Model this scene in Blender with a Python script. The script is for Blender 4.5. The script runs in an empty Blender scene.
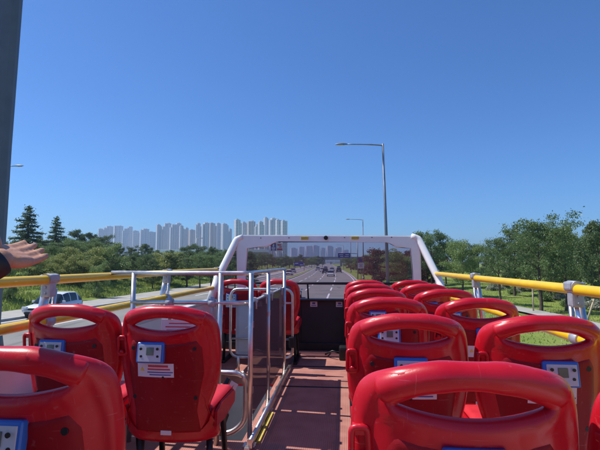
import bpy, bmesh, math, random
import numpy as np
from mathutils import Vector, Matrix, Euler
random.seed(7); RNG = np.random.default_rng(7)
R = math.radians
sc = bpy.context.scene
col = sc.collection
DZ = 2.45            # upper deck height above the road; the camera is 1.05 m above the deck
CZ = 3.5

# ------------------------------------------------------------------ materials
def nodes(m):
    m.use_nodes = True
    return m.node_tree, m.node_tree.nodes, m.node_tree.links
def mat(name, c, rough=.5, metal=0, coat=0, var=.12, vscale=6, bump=0, bscale=60, rvar=.1, spec=.5, c2=None, emit=None):
    m = bpy.data.materials.new(name); t, n, l = nodes(m); b = n['Principled BSDF']
    b.inputs['Metallic'].default_value = metal; b.inputs['Coat Weight'].default_value = coat
    b.inputs['Specular IOR Level'].default_value = spec
    tc = n.new('ShaderNodeTexCoord'); nz = n.new('ShaderNodeTexNoise'); nz.inputs['Scale'].default_value = vscale
    nz.inputs['Detail'].default_value = 6; l.new(tc.outputs['Object'], nz.inputs['Vector'])
    mp = n.new('ShaderNodeMapRange'); mp.inputs[1].default_value = .3; mp.inputs[2].default_value = .7
    l.new(nz.outputs['Fac'], mp.inputs[0])
    mx = n.new('ShaderNodeMix'); mx.data_type = 'RGBA'
    lo = c2 if c2 else [max(0, v*(1-var)) for v in c]; hi = c if c2 else [min(1, v*(1+var)) for v in c]
    mx.inputs[6].default_value = (*lo, 1); mx.inputs[7].default_value = (*hi, 1)
    l.new(mp.outputs[0], mx.inputs[0]); l.new(mx.outputs[2], b.inputs['Base Color'])
    mr = n.new('ShaderNodeMapRange'); mr.inputs[3].default_value = max(.02, rough-rvar); mr.inputs[4].default_value = min(1, rough+rvar)
    l.new(nz.outputs['Fac'], mr.inputs[0]); l.new(mr.outputs[0], b.inputs['Roughness'])
    if bump:
        nb = n.new('ShaderNodeTexNoise'); nb.inputs['Scale'].default_value = bscale; nb.inputs['Detail'].default_value = 4
        l.new(tc.outputs['Object'], nb.inputs['Vector'])
        bp = n.new('ShaderNodeBump'); bp.inputs['Strength'].default_value = bump; bp.inputs['Distance'].default_value = .01
        l.new(nb.outputs['Fac'], bp.inputs['Height']); l.new(bp.outputs[0], b.inputs['Normal'])
    return m
def tint_glass(name, c, gloss=.06, dust_sheen=0, dcol=(.5, .5, .5)):
    m = bpy.data.materials.new(name); t, n, l = nodes(m)
    n.remove(n['Principled BSDF']); out = n['Material Output']
    tr = n.new('ShaderNodeBsdfTransparent'); tr.inputs[0].default_value = (*c, 1)
    gl = n.new('ShaderNodeBsdfGlossy'); gl.inputs['Roughness'].default_value = .04
    lw = n.new('ShaderNodeLayerWeight'); lw.inputs[0].default_value = .25
    mm = n.new('ShaderNodeMath'); mm.operation = 'MULTIPLY_ADD'; mm.inputs[1].default_value = .5; mm.inputs[2].default_value = gloss*.4
    l.new(lw.outputs['Fresnel'], mm.inputs[0])
    mx = n.new('ShaderNodeMixShader'); l.new(mm.outputs[0], mx.inputs[0]); l.new(tr.outputs[0], mx.inputs[1]); l.new(gl.outputs[0], mx.inputs[2])
    if dust_sheen:  # diffuse layer: dust on the windscreen, painted-in reflection on the smoked panel
        df = n.new('ShaderNodeBsdfDiffuse'); df.inputs[0].default_value = (*dcol, 1); m2 = n.new('ShaderNodeMixShader')
        tc = n.new('ShaderNodeTexCoord'); nz = n.new('ShaderNodeTexNoise'); nz.inputs['Scale'].default_value = 5; nz.inputs['Detail'].default_value = 8
        l.new(tc.outputs['Object'], nz.inputs[0]); mp = n.new('ShaderNodeMapRange'); mp.inputs[1].default_value = .3; mp.inputs[2].default_value = .7
        mp.inputs[3].default_value = dust_sheen*.85; mp.inputs[4].default_value = dust_sheen*1.15; l.new(nz.outputs['Fac'], mp.inputs[0]); l.new(mp.outputs[0], m2.inputs[0])
        l.new(mx.outputs[0], m2.inputs[1]); l.new(df.outputs[0], m2.inputs[2]); mx = m2
    l.new(mx.outputs[0], out.inputs[0])
    return m
def leaf_mat(name, c1, c2, hue=(1, 1, 1), transl=.42):
    m = bpy.data.materials.new(name); t, n, l = nodes(m); n.remove(n['Principled BSDF']); out = n['Material Output']
    g = n.new('ShaderNodeNewGeometry'); cr = n.new('ShaderNodeValToRGB')
    cr.color_ramp.elements[0].color = (*c1, 1); cr.color_ramp.elements[1].color = (*c2, 1)
    oi = n.new('ShaderNodeObjectInfo'); ad = n.new('ShaderNodeMath'); ad.operation = 'MULTIPLY_ADD'; ad.inputs[1].default_value = .35
    mu = n.new('ShaderNodeMath'); mu.operation = 'MULTIPLY'; mu.inputs[1].default_value = .65
    l.new(g.outputs['Random Per Island'], mu.inputs[0]); l.new(oi.outputs['Random'], ad.inputs[0]); l.new(mu.outputs[0], ad.inputs[2])
    l.new(ad.outputs[0], cr.inputs[0])
    d = n.new('ShaderNodeBsdfDiffuse'); tl = n.new('ShaderNodeBsdfTranslucent'); mx = n.new('ShaderNodeMixShader'); mx.inputs[0].default_value = transl
    gl = n.new('ShaderNodeBsdfGlossy'); gl.inputs['Roughness'].default_value = .45; gl.inputs[0].default_value = (.5, .5, .5, 1)
    m2 = n.new('ShaderNodeMixShader'); m2.inputs[0].default_value = .05
    l.new(cr.outputs[0], d.inputs[0]); l.new(cr.outputs[0], tl.inputs[0]); l.new(d.outputs[0], mx.inputs[1]); l.new(tl.outputs[0], mx.inputs[2])
    l.new(mx.outputs[0], m2.inputs[1]); l.new(gl.outputs[0], m2.inputs[2]); l.new(m2.outputs[0], out.inputs[0])
    return m
M = {}
def worn(name, c, rough, spec=.4, bumpy=.04):
    m = bpy.data.materials.new(name); t, n, l = nodes(m); b = n['Principled BSDF']; b.inputs['Specular IOR Level'].default_value = spec
    tc = n.new('ShaderNodeTexCoord'); oi = n.new('ShaderNodeObjectInfo'); va = n.new('ShaderNodeVectorMath'); va.operation = 'MULTIPLY_ADD'
    va.inputs[1].default_value = (3, 3, 3); l.new(oi.outputs['Location'], va.inputs[0]); l.new(tc.outputs['Object'], va.inputs[2])
    def noise(sc_, det, vec=None, stretch=None):
        z = n.new('ShaderNodeTexNoise'); z.inputs['Scale'].default_value = sc_; z.inputs['Detail'].default_value = det; src = va.outputs[0]
        if stretch:
            mpg = n.new('ShaderNodeMapping'); mpg.inputs['Scale'].default_value = stretch; mpg.inputs['Rotation'].default_value = (.2, .5, .3); l.new(src, mpg.inputs[0]); src = mpg.outputs[0]
        l.new(src, z.inputs['Vector']); return z.outputs['Fac']
    def rng(sock, a, b_, c_, d):
        r = n.new('ShaderNodeMapRange'); r.inputs[1].default_value = a; r.inputs[2].default_value = b_; r.inputs[3].default_value = c_; r.inputs[4].default_value = d; l.new(sock, r.inputs[0]); return r.outputs[0]
    fade = noise(4, 5); dust_sheen = noise(55, 7); scr = noise(14, 3, stretch=(1, 1, 22)); scr2 = noise(18, 3, stretch=(26, 1, 1))
    m1 = n.new('ShaderNodeMix'); m1.data_type = 'RGBA'; m1.inputs[6].default_value = (*[v*.86 for v in c], 1); m1.inputs[7].default_value = (min(1, c[0]*1.1), c[1]*2.2+.004, c[2]*1.5+.003, 1); l.new(rng(fade, .35, .65, 0, 1), m1.inputs[0])
    m2 = n.new('ShaderNodeMix'); m2.data_type = 'RGBA'; m2.inputs[7].default_value = (.50, .22, .20, 1); l.new(m1.outputs[2], m2.inputs[6]); l.new(rng(dust_sheen, .64, .80, 0, .35), m2.inputs[0])
    mxx = n.new('ShaderNodeMath'); mxx.operation = 'MAXIMUM'; l.new(rng(scr, .69, .72, 0, .45), mxx.inputs[0]); l.new(rng(scr2, .70, .73, 0, .4), mxx.inputs[1])
    m3 = n.new('ShaderNodeMix'); m3.data_type = 'RGBA'; m3.inputs[7].default_value = (.55, .16, .16, 1); l.new(m2.outputs[2], m3.inputs[6]); l.new(mxx.outputs[0], m3.inputs[0])
    l.new(m3.outputs[2], b.inputs['Base Color']); l.new(rng(fade, .3, .7, rough-.06, rough+.12), b.inputs['Roughness'])
    nb = n.new('ShaderNodeTexNoise'); nb.inputs['Scale'].default_value = 420; l.new(va.outputs[0], nb.inputs['Vector']); bp = n.new('ShaderNodeBump'); bp.inputs['Strength'].default_value = bumpy; bp.inputs['Distance'].default_value = .004
    l.new(nb.outputs['Fac'], bp.inputs['Height']); l.new(bp.outputs[0], b.inputs['Normal'])
    return m
M['red'] = worn('red_plastic', (.52, .003, .014), .27, .5)
M['redd'] = worn('red_plastic_panel', (.27, .003, .009), .44, .22)
M['redc'] = mat('red_vinyl', (.62, .02, .03), .5, var=.08, vscale=20, bump=.3, bscale=400)
M['black'] = mat('black_plastic', (.012, .012, .014), .45, var=.3)
M['dark'] = mat('dark_wall', (.019, .017, .024), .5, var=.35, vscale=4, bump=.1)
M['steel'] = mat('brushed_steel', (.70, .65, .62), .34, metal=1, var=.1, vscale=25, rvar=.12)
M['bracket'] = mat('cast_bracket', (.42, .43, .46), .5, metal=.35, var=.15, vscale=40, bump=.15, bscale=200)
M['yellow'] = mat('yellow_paint', (.90, .56, .006), .38, coat=.05, var=.06, vscale=12)
M['white'] = mat('white_gelcoat', (.84, .83, .82), .4, coat=.2, var=.05, vscale=5, rvar=.1)
M['greyp'] = mat('grey_panel', (.56, .56, .57), .5, var=.1, vscale=5)
M['yline'] = mat('yellow_strip', (.55, .42, .08), .7, var=.15, vscale=30)
M['blue'] = mat('blue_plastic', (.03, .16, .55), .35, var=.08)
M['face'] = mat('device_face', (.55, .58, .60), .4, var=.05)
M['lcd'] = mat('lcd', (.12, .15, .12), .15, var=.2)
M['label'] = mat('label_paper', (.70, .66, .66), .5, var=.05)
M['ink_red'] = mat('red_ink', (.55, .05, .07), .6); M['ink_blue'] = mat('blue_ink', (.08, .10, .35), .6)
M['ink_y'] = mat('yellow_ink', (.8, .55, .05), .6)
M['asphalt'] = mat('asphalt', (.235, .225, .205), .9, c2=(.175, .168, .155), vscale=.35, bump=.4, bscale=30)
M['paint'] = mat('road_paint', (.72, .72, .70), .7, var=.15, vscale=3)
M['concrete'] = mat('pale_concrete', (.40, .38, .34), .85, c2=(.28, .27, .24), vscale=.7, bump=.3, bscale=20)
M['kerb'] = mat('kerb_stone', (.42, .42, .40), .85, var=.15, vscale=2)
M['grassg'] = mat('grass_ground', (.22, .28, .06), .95, c2=(.12, .17, .035), vscale=.45, bump=.6, bscale=12, spec=.1)
M['earth'] = mat('far_ground', (.07, .09, .04), .95, c2=(.10, .10, .06), vscale=.02, spec=.1)
M['bark'] = mat('bark', (.09, .065, .045), .9, var=.35, vscale=8, bump=.8, bscale=30)
M['stake'] = mat('pale_timber', (.42, .33, .22), .8, var=.2, vscale=12)
M['lamp'] = mat('galvanised_grey', (.20, .22, .26), .5, metal=.5, var=.1, vscale=3)
M['column'] = mat('grey_column', (.12, .135, .165), .55, metal=.2, var=.12, vscale=1.5)
M['lens'] = mat('lamp_lens', (.6, .62, .65), .2, var=.03)
M['carw'] = mat('car_white', (.75, .75, .75), .25, coat=.6, var=.02)
M['cars'] = mat('car_silver', (.45, .46, .48), .28, metal=.5, coat=.5, var=.03)
M['card'] = mat('car_dark', (.02, .022, .028), .25, coat=.6, var=.05)
M['carb'] = mat('car_blue', (.03, .06, .16), .25, coat=.6, var=.05)
M['glass'] = mat('dark_glass', (.012, .016, .02), .06, var=.05, rvar=.02)
M['tyre'] = mat('tyre', (.02, .02, .02), .85, var=.2)
M['rim'] = mat('rim', (.5, .5, .52), .3, metal=.9)
M['tail'] = mat('tail_lamp', (.5, .01, .01), .2); M['headl'] = mat('head_lamp', (.7, .72, .75), .1)
M['signb'] = mat('blue_sign', (.02, .06, .26), .4, var=.05); M['signr'] = mat('red_sign', (.6, .04, .05), .4, var=.05)
M['signw'] = mat('white_sign', (.75, .75, .75), .4, var=.04)
M['skin'] = mat('skin', (.55, .29, .18), .5, c2=(.42, .20, .12), vscale=25, bump=.15, bscale=150, spec=.4)
M['shirt'] = mat('shirt', (.06, .08, .14), .9, var=.15, vscale=8, bump=.3)
M['trousers'] = mat('trousers', (.05, .05, .06), .9, var=.15)
M['hair'] = mat('hair', (.012, .01, .008), .6, var=.3, vscale=60)
M['band'] = mat('watch_band', (.012, .012, .016), .55, var=.2)
M['wsh'] = tint_glass('tinted_windscreen', (.62, .55, .65), .03, .11, (.45, .42, .46))
M['panel'] = tint_glass('smoked_panel', (.32, .23, .27), .14, .17, (.48, .36, .38))  # pinkish diffuse colour paints pale reddish reflections into the panel
M['tinted'] = tint_glass('side_tint', (.55, .52, .55), .05)

# ribbed maroon deck
m = bpy.data.materials.new('ribbed_deck'); t, n, l = nodes(m); b = n['Principled BSDF']; tc = n.new('ShaderNodeTexCoord')
wv = n.new('ShaderNodeTexWave'); wv.bands_direction = 'X'; wv.inputs['Scale'].default_value = 26; l.new(tc.outputs['Object'], wv.inputs[0])
nz = n.new('ShaderNodeTexNoise'); nz.inputs['Scale'].default_value = 7; nz.inputs['Detail'].default_value = 8; l.new(tc.outputs['Object'], nz.inputs[0])
cr = n.new('ShaderNodeValToRGB'); cr.color_ramp.elements[0].color = (.29, .105, .085, 1); cr.color_ramp.elements[1].color = (.46, .205, .16, 1)
cr.color_ramp.elements[0].position = .3; cr.color_ramp.elements[1].position = .72
ma = n.new('ShaderNodeMath'); ma.operation = 'MULTIPLY_ADD'; ma.inputs[1].default_value = .25; l.new(wv.outputs['Fac'], ma.inputs[0])
mb_ = n.new('ShaderNodeMath'); mb_.operation = 'MULTIPLY'; mb_.inputs[1].default_value = .85; l.new(nz.outputs['Fac'], mb_.inputs[0]); l.new(mb_.outputs[0], ma.inputs[2])
l.new(ma.outputs[0], cr.inputs[0]); l.new(cr.outputs[0], b.inputs['Base Color']); b.inputs['Roughness'].default_value = .75
bp = n.new('ShaderNodeBump'); bp.inputs['Strength'].default_value = .25; bp.inputs['Distance'].default_value = .003; l.new(wv.outputs['Fac'], bp.inputs['Height']); l.new(bp.outputs[0], b.inputs['Normal'])
M['deck'] = m

def facade(name, wall, win, sx=3.3, trim=None):
    m = bpy.data.materials.new(name); t, n, l = nodes(m); b = n['Principled BSDF']; tc = n.new('ShaderNodeTexCoord')
    sp = n.new('ShaderNodeSeparateXYZ'); l.new(tc.outputs['Object'], sp.inputs[0])
    def fr(sock, sc_, th):
        a = n.new('ShaderNodeMath'); a.operation = 'MULTIPLY'; a.inputs[1].default_value = 1/sc_; l.new(sock, a.inputs[0])
        f = n.new('ShaderNodeMath'); f.operation = 'FRACT'; l.new(a.outputs[0], f.inputs[0])
        g = n.new('ShaderNodeMath'); g.operation = 'LESS_THAN'; g.inputs[1].default_value = th; l.new(f.outputs[0], g.inputs[0]); return g.outputs[0]
    s = n.new('ShaderNodeMath'); s.operation = 'ADD'; l.new(sp.outputs[0], s.inputs[0]); l.new(sp.outputs[1], s.inputs[1])
    p = n.new('ShaderNodeMath'); p.operation = 'MULTIPLY'; l.new(fr(s.outputs[0], sx, .55), p.inputs[0]); l.new(fr(sp.outputs[2], 2.9, .55), p.inputs[1])
    mx = n.new('ShaderNodeMix'); mx.data_type = 'RGBA'; mx.inputs[6].default_value = (*wall, 1); mx.inputs[7].default_value = (*win, 1); l.new(p.outputs[0], mx.inputs[0])
    l.new(mx.outputs[2], b.inputs['Base Color']); b.inputs['Roughness'].default_value = .6
    return m
FAC = [facade('facade_white', (.80, .80, .78), (.20, .23, .28), 4.1), facade('facade_grey', (.72, .73, .74), (.22, .26, .31), 3.4), facade('facade_tan', (.66, .57, .50), (.2, .2, .22), 5.0)]
LEAF = dict(
    pine=leaf_mat('pine_needles', (.065, .11, .048), (.165, .225, .085), transl=.3),
    dark=leaf_mat('dark_leaves', (.085, .14, .05), (.22, .31, .11)),
    mid=leaf_mat('mid_leaves', (.12, .185, .06), (.30, .39, .135)),
    lite=leaf_mat('light_leaves', (.19, .23, .06), (.42, .44, .15)),
    red=leaf_mat('reddish_leaves', (.07, .045, .032), (.15, .095, .06)),
    grass=leaf_mat('grass_blades', (.13, .20, .035), (.34, .40, .11)),
    bloom=leaf_mat('pale_blossom', (.20, .22, .12), (.55, .55, .45)))

# ------------------------------------------------------------------ builders
class MB:
    def __init__(s): s.bm = bmesh.new()
    def box(s, c, size, rot=None, bev=0, seg=2):
        r = bmesh.ops.create_cube(s.bm, size=1)
        mt = Matrix.Translation(c) @ (Euler(rot).to_matrix().to_4x4() if rot else Matrix.Identity(4)) @ Matrix.Diagonal((*size, 1))
        bmesh.ops.transform(s.bm, matrix=mt, verts=r['verts'])
        if bev:
            es = list({e for v in r['verts'] for e in v.link_edges})
            bmesh.ops.bevel(s.bm, geom=es, offset=bev, segments=seg, affect='EDGES', profile=.6)
        return s
    def tube(s, pts, r, seg=14, caps=True, closed=False):
        pts = [Vector(p) for p in pts]; n = len(pts); rr = r if isinstance(r, (list, tuple)) else [r]*n
        rings = []; up = None
        for i, p in enumerate(pts):
            a = pts[(i-1) % n] if (i > 0 or closed) else p; b = pts[(i+1) % n] if (i < n-1 or closed) else p
            d = (b-a).normalized()
            if up is None:
                up = Vector((0, 0, 1)) if abs(d.z) < .9 else Vector((1, 0, 0))
            x = d.cross(up); x = x.normalized() if x.length > 1e-4 else d.orthogonal().normalized()
            y = x.cross(d).normalized(); up = y
            rings.append([s.bm.verts.new(p + (x*math.cos(k*2*math.pi/seg)+y*math.sin(k*2*math.pi/seg))*rr[i]) for k in range(seg)])
        for i in range(n if closed else n-1):
            A, B = rings[i], rings[(i+1) % n]
            for k in range(seg):
                f = s.bm.faces.new((A[k], A[(k+1) % seg], B[(k+1) % seg], B[k])); f.smooth = True
        if caps and not closed:
            s.bm.faces.new(rings[0][::-1]); s.bm.faces.new(rings[-1])
        return s
    def prism(s, poly, axis, a, b, bev=0):
        # poly: 2D points in the plane normal to axis ('x': (y,z), 'y': (x,z), 'z': (x,y))
        def P(p, h):
            return {'x': (h, p[0], p[1]), 'y': (p[0], h, p[1]), 'z': (p[0], p[1], h)}[axis]
        A = [s.bm.verts.new(P(p, a)) for p in poly]; B = [s.bm.verts.new(P(p, b)) for p in poly]; n = len(poly); fs = []
        fs.append(s.bm.faces.new(A[::-1])); fs.append(s.bm.faces.new(B))
        for i in range(n): fs.append(s.bm.faces.new((A[i], A[(i+1) % n], B[(i+1) % n], B[i])))
        if bev:
            es = list({e for f in fs for e in f.edges}); bmesh.ops.bevel(s.bm, geom=es, offset=bev, segments=2, affect='EDGES')
        return s
    def grid(s, fn, nu, nv, smooth=True):
        V = [[s.bm.verts.new(fn(i/nu, j/nv)) for j in range(nv+1)] for i in range(nu+1)]
        for i in range(nu):
            for j in range(nv):
                f = s.bm.faces.new((V[i][j], V[i+1][j], V[i+1][j+1], V[i][j+1])); f.smooth = smooth
        return s
    def build(s, name, m, parent=None, smooth=None):
        bmesh.ops.recalc_face_normals(s.bm, faces=s.bm.faces)
        me = bpy.data.meshes.new(name); s.bm.to_mesh(me); s.bm.free(); me.materials.append(m)
        if smooth is not None:
            for p in me.polygons: p.use_smooth = smooth
        o = bpy.data.objects.new(name, me); col.objects.link(o)
        if parent: o.parent = parent
        return o
def tag(o, label=None, cat=None, group=None, kind=None):
    if label: o['label'] = label
    if cat: o['category'] = cat
    if group: o['group'] = group
    if kind: o['kind'] = kind
    return o
def empty(name, loc=(0, 0, 0), rz=0, label=None, cat=None, group=None):
    o = bpy.data.objects.new(name, None); col.objects.link(o); o.location = loc; o.rotation_euler = (0, 0, rz); o.empty_display_size = .2
    return tag(o, label, cat, group)
def kids(o): return [c for c in bpy.data.objects if c.parent == o]
def copy_tree(o, parent=None, ch=None):
    c = o.copy(); col.objects.link(c); c.parent = parent
    for k in kids(o): copy_tree(k, c)
    return c
def arc(p0, p1, p2, n=6):
    p0, p1, p2 = Vector(p0), Vector(p1), Vector(p2)
    return [p0*(1-t)**2+p1*2*t*(1-t)+p2*t*t for t in [i/n for i in range(n+1)]]
def rounded(pts, r, n=5):
    pts = [Vector(p) for p in pts]; out = [pts[0]]
    for i in range(1, len(pts)-1):
        a, p, b = pts[i-1], pts[i], pts[i+1]; out += arc(p+(a-p).normalized()*r, p, p+(b-p).normalized()*r, n)
    return out+[pts[-1]]
def interp(x, tab):
    return float(np.interp(x, [a for a, _ in tab], [b for _, b in tab]))

# ------------------------------------------------------------------ terrain and roads
def shift(Y): return 0 if Y < 80 else -min((Y-80), 60)**2/120*.035 - max(0, Y-140)*.035     # the road bends gently left far ahead
def XR(Y): return 2.5+shift(Y)
def XM1(Y): return -10.9+shift(Y)
def XM0(Y): return -12.3+shift(Y)
LT = [(-60, -24), (0, -22.6), (25, -20.0), (36, -18.8), (54, -18.0), (105, -17.6), (200, -17.6)]
def XL(Y): return interp(Y, LT)+shift(Y)
YS = [-60, -30, -10, 0, 10, 20, 25, 30, 36, 45, 54, 70, 80, 90, 105, 120, 140, 170, 200, 300, 450, 700, 1200]
def strip(name, fa, fb, z, m, ys=YS, kind='structure'):
    mb = MB(); prev = None
    for y in ys:
        a = mb.bm.verts.new((fa(y), y, z)); b = mb.bm.verts.new((fb(y), y, z))
        if prev: mb.bm.faces.new((prev[0], prev[1], b, a))
        prev = (a, b)
    return tag(mb.build(name, m), kind=kind)
mb = MB(); mb.box((0, 1400, -.5), (6000, 3500, .8)); tag(mb.build('ground', M['earth']), kind='structure')
for nm_, cA, cB, sc2, lo_, hi_ in (('asphalt', (.10, .095, .09), None, .9, .60, .66), ('grassg', (.26, .22, .09), None, .23, .52, .70)):
    t_, n_, l_ = nodes(M[nm_]); b_ = n_['Principled BSDF']; src = b_.inputs['Base Color'].links[0].from_socket
    tc_ = n_.new('ShaderNodeTexCoord'); mpg = n_.new('ShaderNodeMapping'); mpg.inputs['Scale'].default_value = (1, .12, 1) if nm_ == 'asphalt' else (1, 1, 1)
    z_ = n_.new('ShaderNodeTexNoise'); z_.inputs['Scale'].default_value = sc2; z_.inputs['Detail'].default_value = 5; l_.new(tc_.outputs['Object'], mpg.inputs[0]); l_.new(mpg.outputs[0], z_.inputs['Vector'])
    r_ = n_.new('ShaderNodeMapRange'); r_.inputs[1].default_value = lo_; r_.inputs[2].default_value = hi_; r_.inputs[4].default_value = .55; l_.new(z_.outputs['Fac'], r_.inputs[0])
    x_ = n_.new('ShaderNodeMix'); x_.data_type = 'RGBA'; x_.inputs[7].default_value = (*cA, 1); l_.new(r_.outputs[0], x_.inputs[0]); l_.new(src, x_.inputs[6]); l_.new(x_.outputs[2], b_.inputs['Base Color'])
strip('road', XM1, XR, 0, M['asphalt']); strip('opposite_road', XL, XM0, 0, M['asphalt'])
mk = MB()
def dash(fx, w, y0, y1, n=1):
    q = [(fx(y0)-w/2, y0), (fx(y0)+w/2, y0), (fx(y1)+w/2, y1), (fx(y1)-w/2, y1)]
    mk.bm.faces.new([mk.bm.verts.new((a, b, .004)) for a, b in q])
for off in (-1.55, -4.65, -7.75):
    for y in range(-40, 420, 12): dash(lambda Y: off+shift(Y), .17, y, y+6.5)
for off in (2.05, -10.5):
    for y in range(-60, 420, 10): dash(lambda Y: off+shift(Y), .15, y, y+10)
for y in range(-50, 300, 12): dash(lambda Y: (XL(Y)+XM0(Y))/2, .15, y, y+6)
for y in range(-50, 300, 10): dash(lambda Y: XL(Y)+.4, .15, y, y+10); dash(lambda Y: XM0(Y)-.35, .15, y, y+10)
tag(mk.build('lane_marking', M['paint']), kind='structure')
def kerb(name, fx, w, h, m):
    mb = MB(); prev = None
    for y in YS:
        x = fx(y); v = [mb.bm.verts.new(p) for p in ((x-w/2, y, -.05), (x-w/2, y, h), (x+w/2, y, h), (x+w/2, y, -.05))]
        if prev:
            for k in range(3): mb.bm.faces.new((prev[k], prev[k+1], v[k+1], v[k]))
        prev = v
    tag(mb.build(name, m), kind='structure')
kerb('kerb', lambda y: XR(y)+.08, .16, .14, M['kerb']); kerb('kerb', lambda y: XM1(y)-.08, .16, .14, M['kerb'])
kerb('kerb', lambda y: XM0(y)+.08, .16, .14, M['kerb']); kerb('kerb', lambda y: XL(y)-.08, .16, .14, M['kerb'])
strip('median', lambda y: XM0(y)+.16, lambda y: XM1(y)-.16, .12, M['grassg'])
strip('pavement', lambda y: XL(y)-3.6, lambda y: XL(y)-.16, .125, M['concrete'])
def hb(u):   # bank profile
    return .1+1.9*min(1, max(0, (u-.4)/8.5))**1.25 + .25*math.sin(u*.8)*min(1, u/8)*.5
def bank_z(u, Y): return hb(u)+.18*math.sin(Y*.17+u*.3)*min(1, u/6)+.1*math.sin(Y*.41)*min(1, u/6)
mb = MB(); ys2 = [y for y in range(-60, 220, 3)]+[250, 300, 400, 600, 900]
pr = None
for y in ys2:
    row = [mb.bm.verts.new((XL(y)-3.6-u, y, bank_z(u, y))) for u in (0, 1, 2, 3, 4.5, 6, 7.5, 9, 11, 14, 18, 25, 40, 80, 200)]
    if pr:
        for k in range(len(row)-1): mb.bm.faces.new((pr[k], pr[k+1], row[k+1], row[k])).smooth = True
    pr = row
tag(mb.build('left_bank', M['grassg']), kind='structure')
def rz_(X, Y): return .1+.10*math.sin(X*.35+Y*.11)+.07*math.sin(Y*.3)-.02*max(0, X-10)*0
mb = MB(); pr = None
for y in ys2:
    row = [mb.bm.verts.new((XR(y)+.16+u, y, .1 if u == 0 else rz_(XR(y)+u, y))) for u in (0, 1.5, 3, 4.5, 6, 8, 10, 12, 15, 18, 22, 26, 30, 40, 60, 120, 300)]
    if pr:
        for k in range(len(row)-1): mb.bm.faces.new((pr[k], pr[k+1], row[k+1], row[k])).smooth = True
    pr = row
tag(mb.build('right_verge', M['grassg']), kind='structure')
mb = MB(); mb.grid(lambda a, b: (11.6+1.6*b+.6*math.sin(a*14)+shift(a*200), -20+a*200, rz_(12, -20+a*200)+.12), 80, 2); tag(mb.build('path', M['concrete']), kind='structure')
mb = MB(); mb.grid(lambda a, b: (27+4*b, -20+a*200, .3), 60, 2); tag(mb.build('side_road', M['concrete']), kind='structure')

# grass blades on both banks
def quads(cent, nrm_rand, size, flat=0.0, aspect=1.7):
    n = len(cent); a = RNG.normal(size=(n, 3)); 
    a[:, 2] *= (1-flat); a /= np.linalg.norm(a, axis=1)[:, None]
    b = np.cross(a, RNG.normal(size=(n, 3))); b /= np.linalg.norm(b, axis=1)[:, None]
    s = np.asarray(size).reshape(-1, 1)*RNG.uniform(.6, 1.25, (n, 1))
    u = a*s*aspect*.5; v = b*s*.5
    V = np.stack([cent-u, cent+v*.9, cent+u, cent-v*.9], 1).reshape(-1, 3)
    return V
def qmesh(name, V):
    me = bpy.data.meshes.new(name); n = len(V)//4
    me.vertices.add(len(V)); me.vertices.foreach_set('co', V.astype(np.float32).ravel())
    me.loops.add(len(V)); me.loops.foreach_set('vertex_index', np.arange(len(V), dtype=np.int32))
    me.polygons.add(n); me.polygons.foreach_set('loop_start', np.arange(0, len(V), 4, dtype=np.int32)); me.polygons.foreach_set('loop_total', np.full(n, 4, dtype=np.int32))
    me.update(calc_edges=True); return me
def grass(name, pts, hmin, hmax, m):
    P = np.array(pts); n = len(P); h = RNG.uniform(hmin, hmax, n)[:, None]; a = RNG.uniform(0, 6.28, n); w = h*.16+.015
    d = np.stack([np.cos(a), np.sin(a), 0*a], 1); tip = P+np.concatenate([RNG.normal(size=(n, 2))*.3*h, h], 1)
    V = np.stack([P-d*w, P+d*w, tip+d*w*.15, tip-d*w*.15], 1).reshape(-1, 3)
    me = qmesh(name, V); me.materials.append(m); o = bpy.data.objects.new(name, me); col.objects.link(o); return o
pts = []
for i in range(42000):
    Y = 14+70*random.random()**1.2; u = random.random()**1.2*13+.05
    if math.sin(Y*.35+u)*math.sin(u*.9-Y*.13) > .55: continue
    pts.append((XL(Y)-3.6-u, Y, bank_z(u, Y)-.02))
o = grass('grass', pts, .08, .34, LEAF['grass']); tag(o, 'rough green grass covering the bank on the left of the road', 'grass', kind='stuff')
pts = []
for i in range(60000):
    Y = 12+80*random.random()**1.3; X = 2.9+random.random()*27
    if 11.3 < X-.6*math.sin((Y+20)/200*14) < 13.5 or 26.5 < X: continue
    pts.append((X, Y, rz_(X, Y)-.03))
o = grass('grass', pts, .03, .13, LEAF['grass']); tag(o, 'green mown grass with paler tufts along the right verge', 'grass', kind='stuff')

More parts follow.
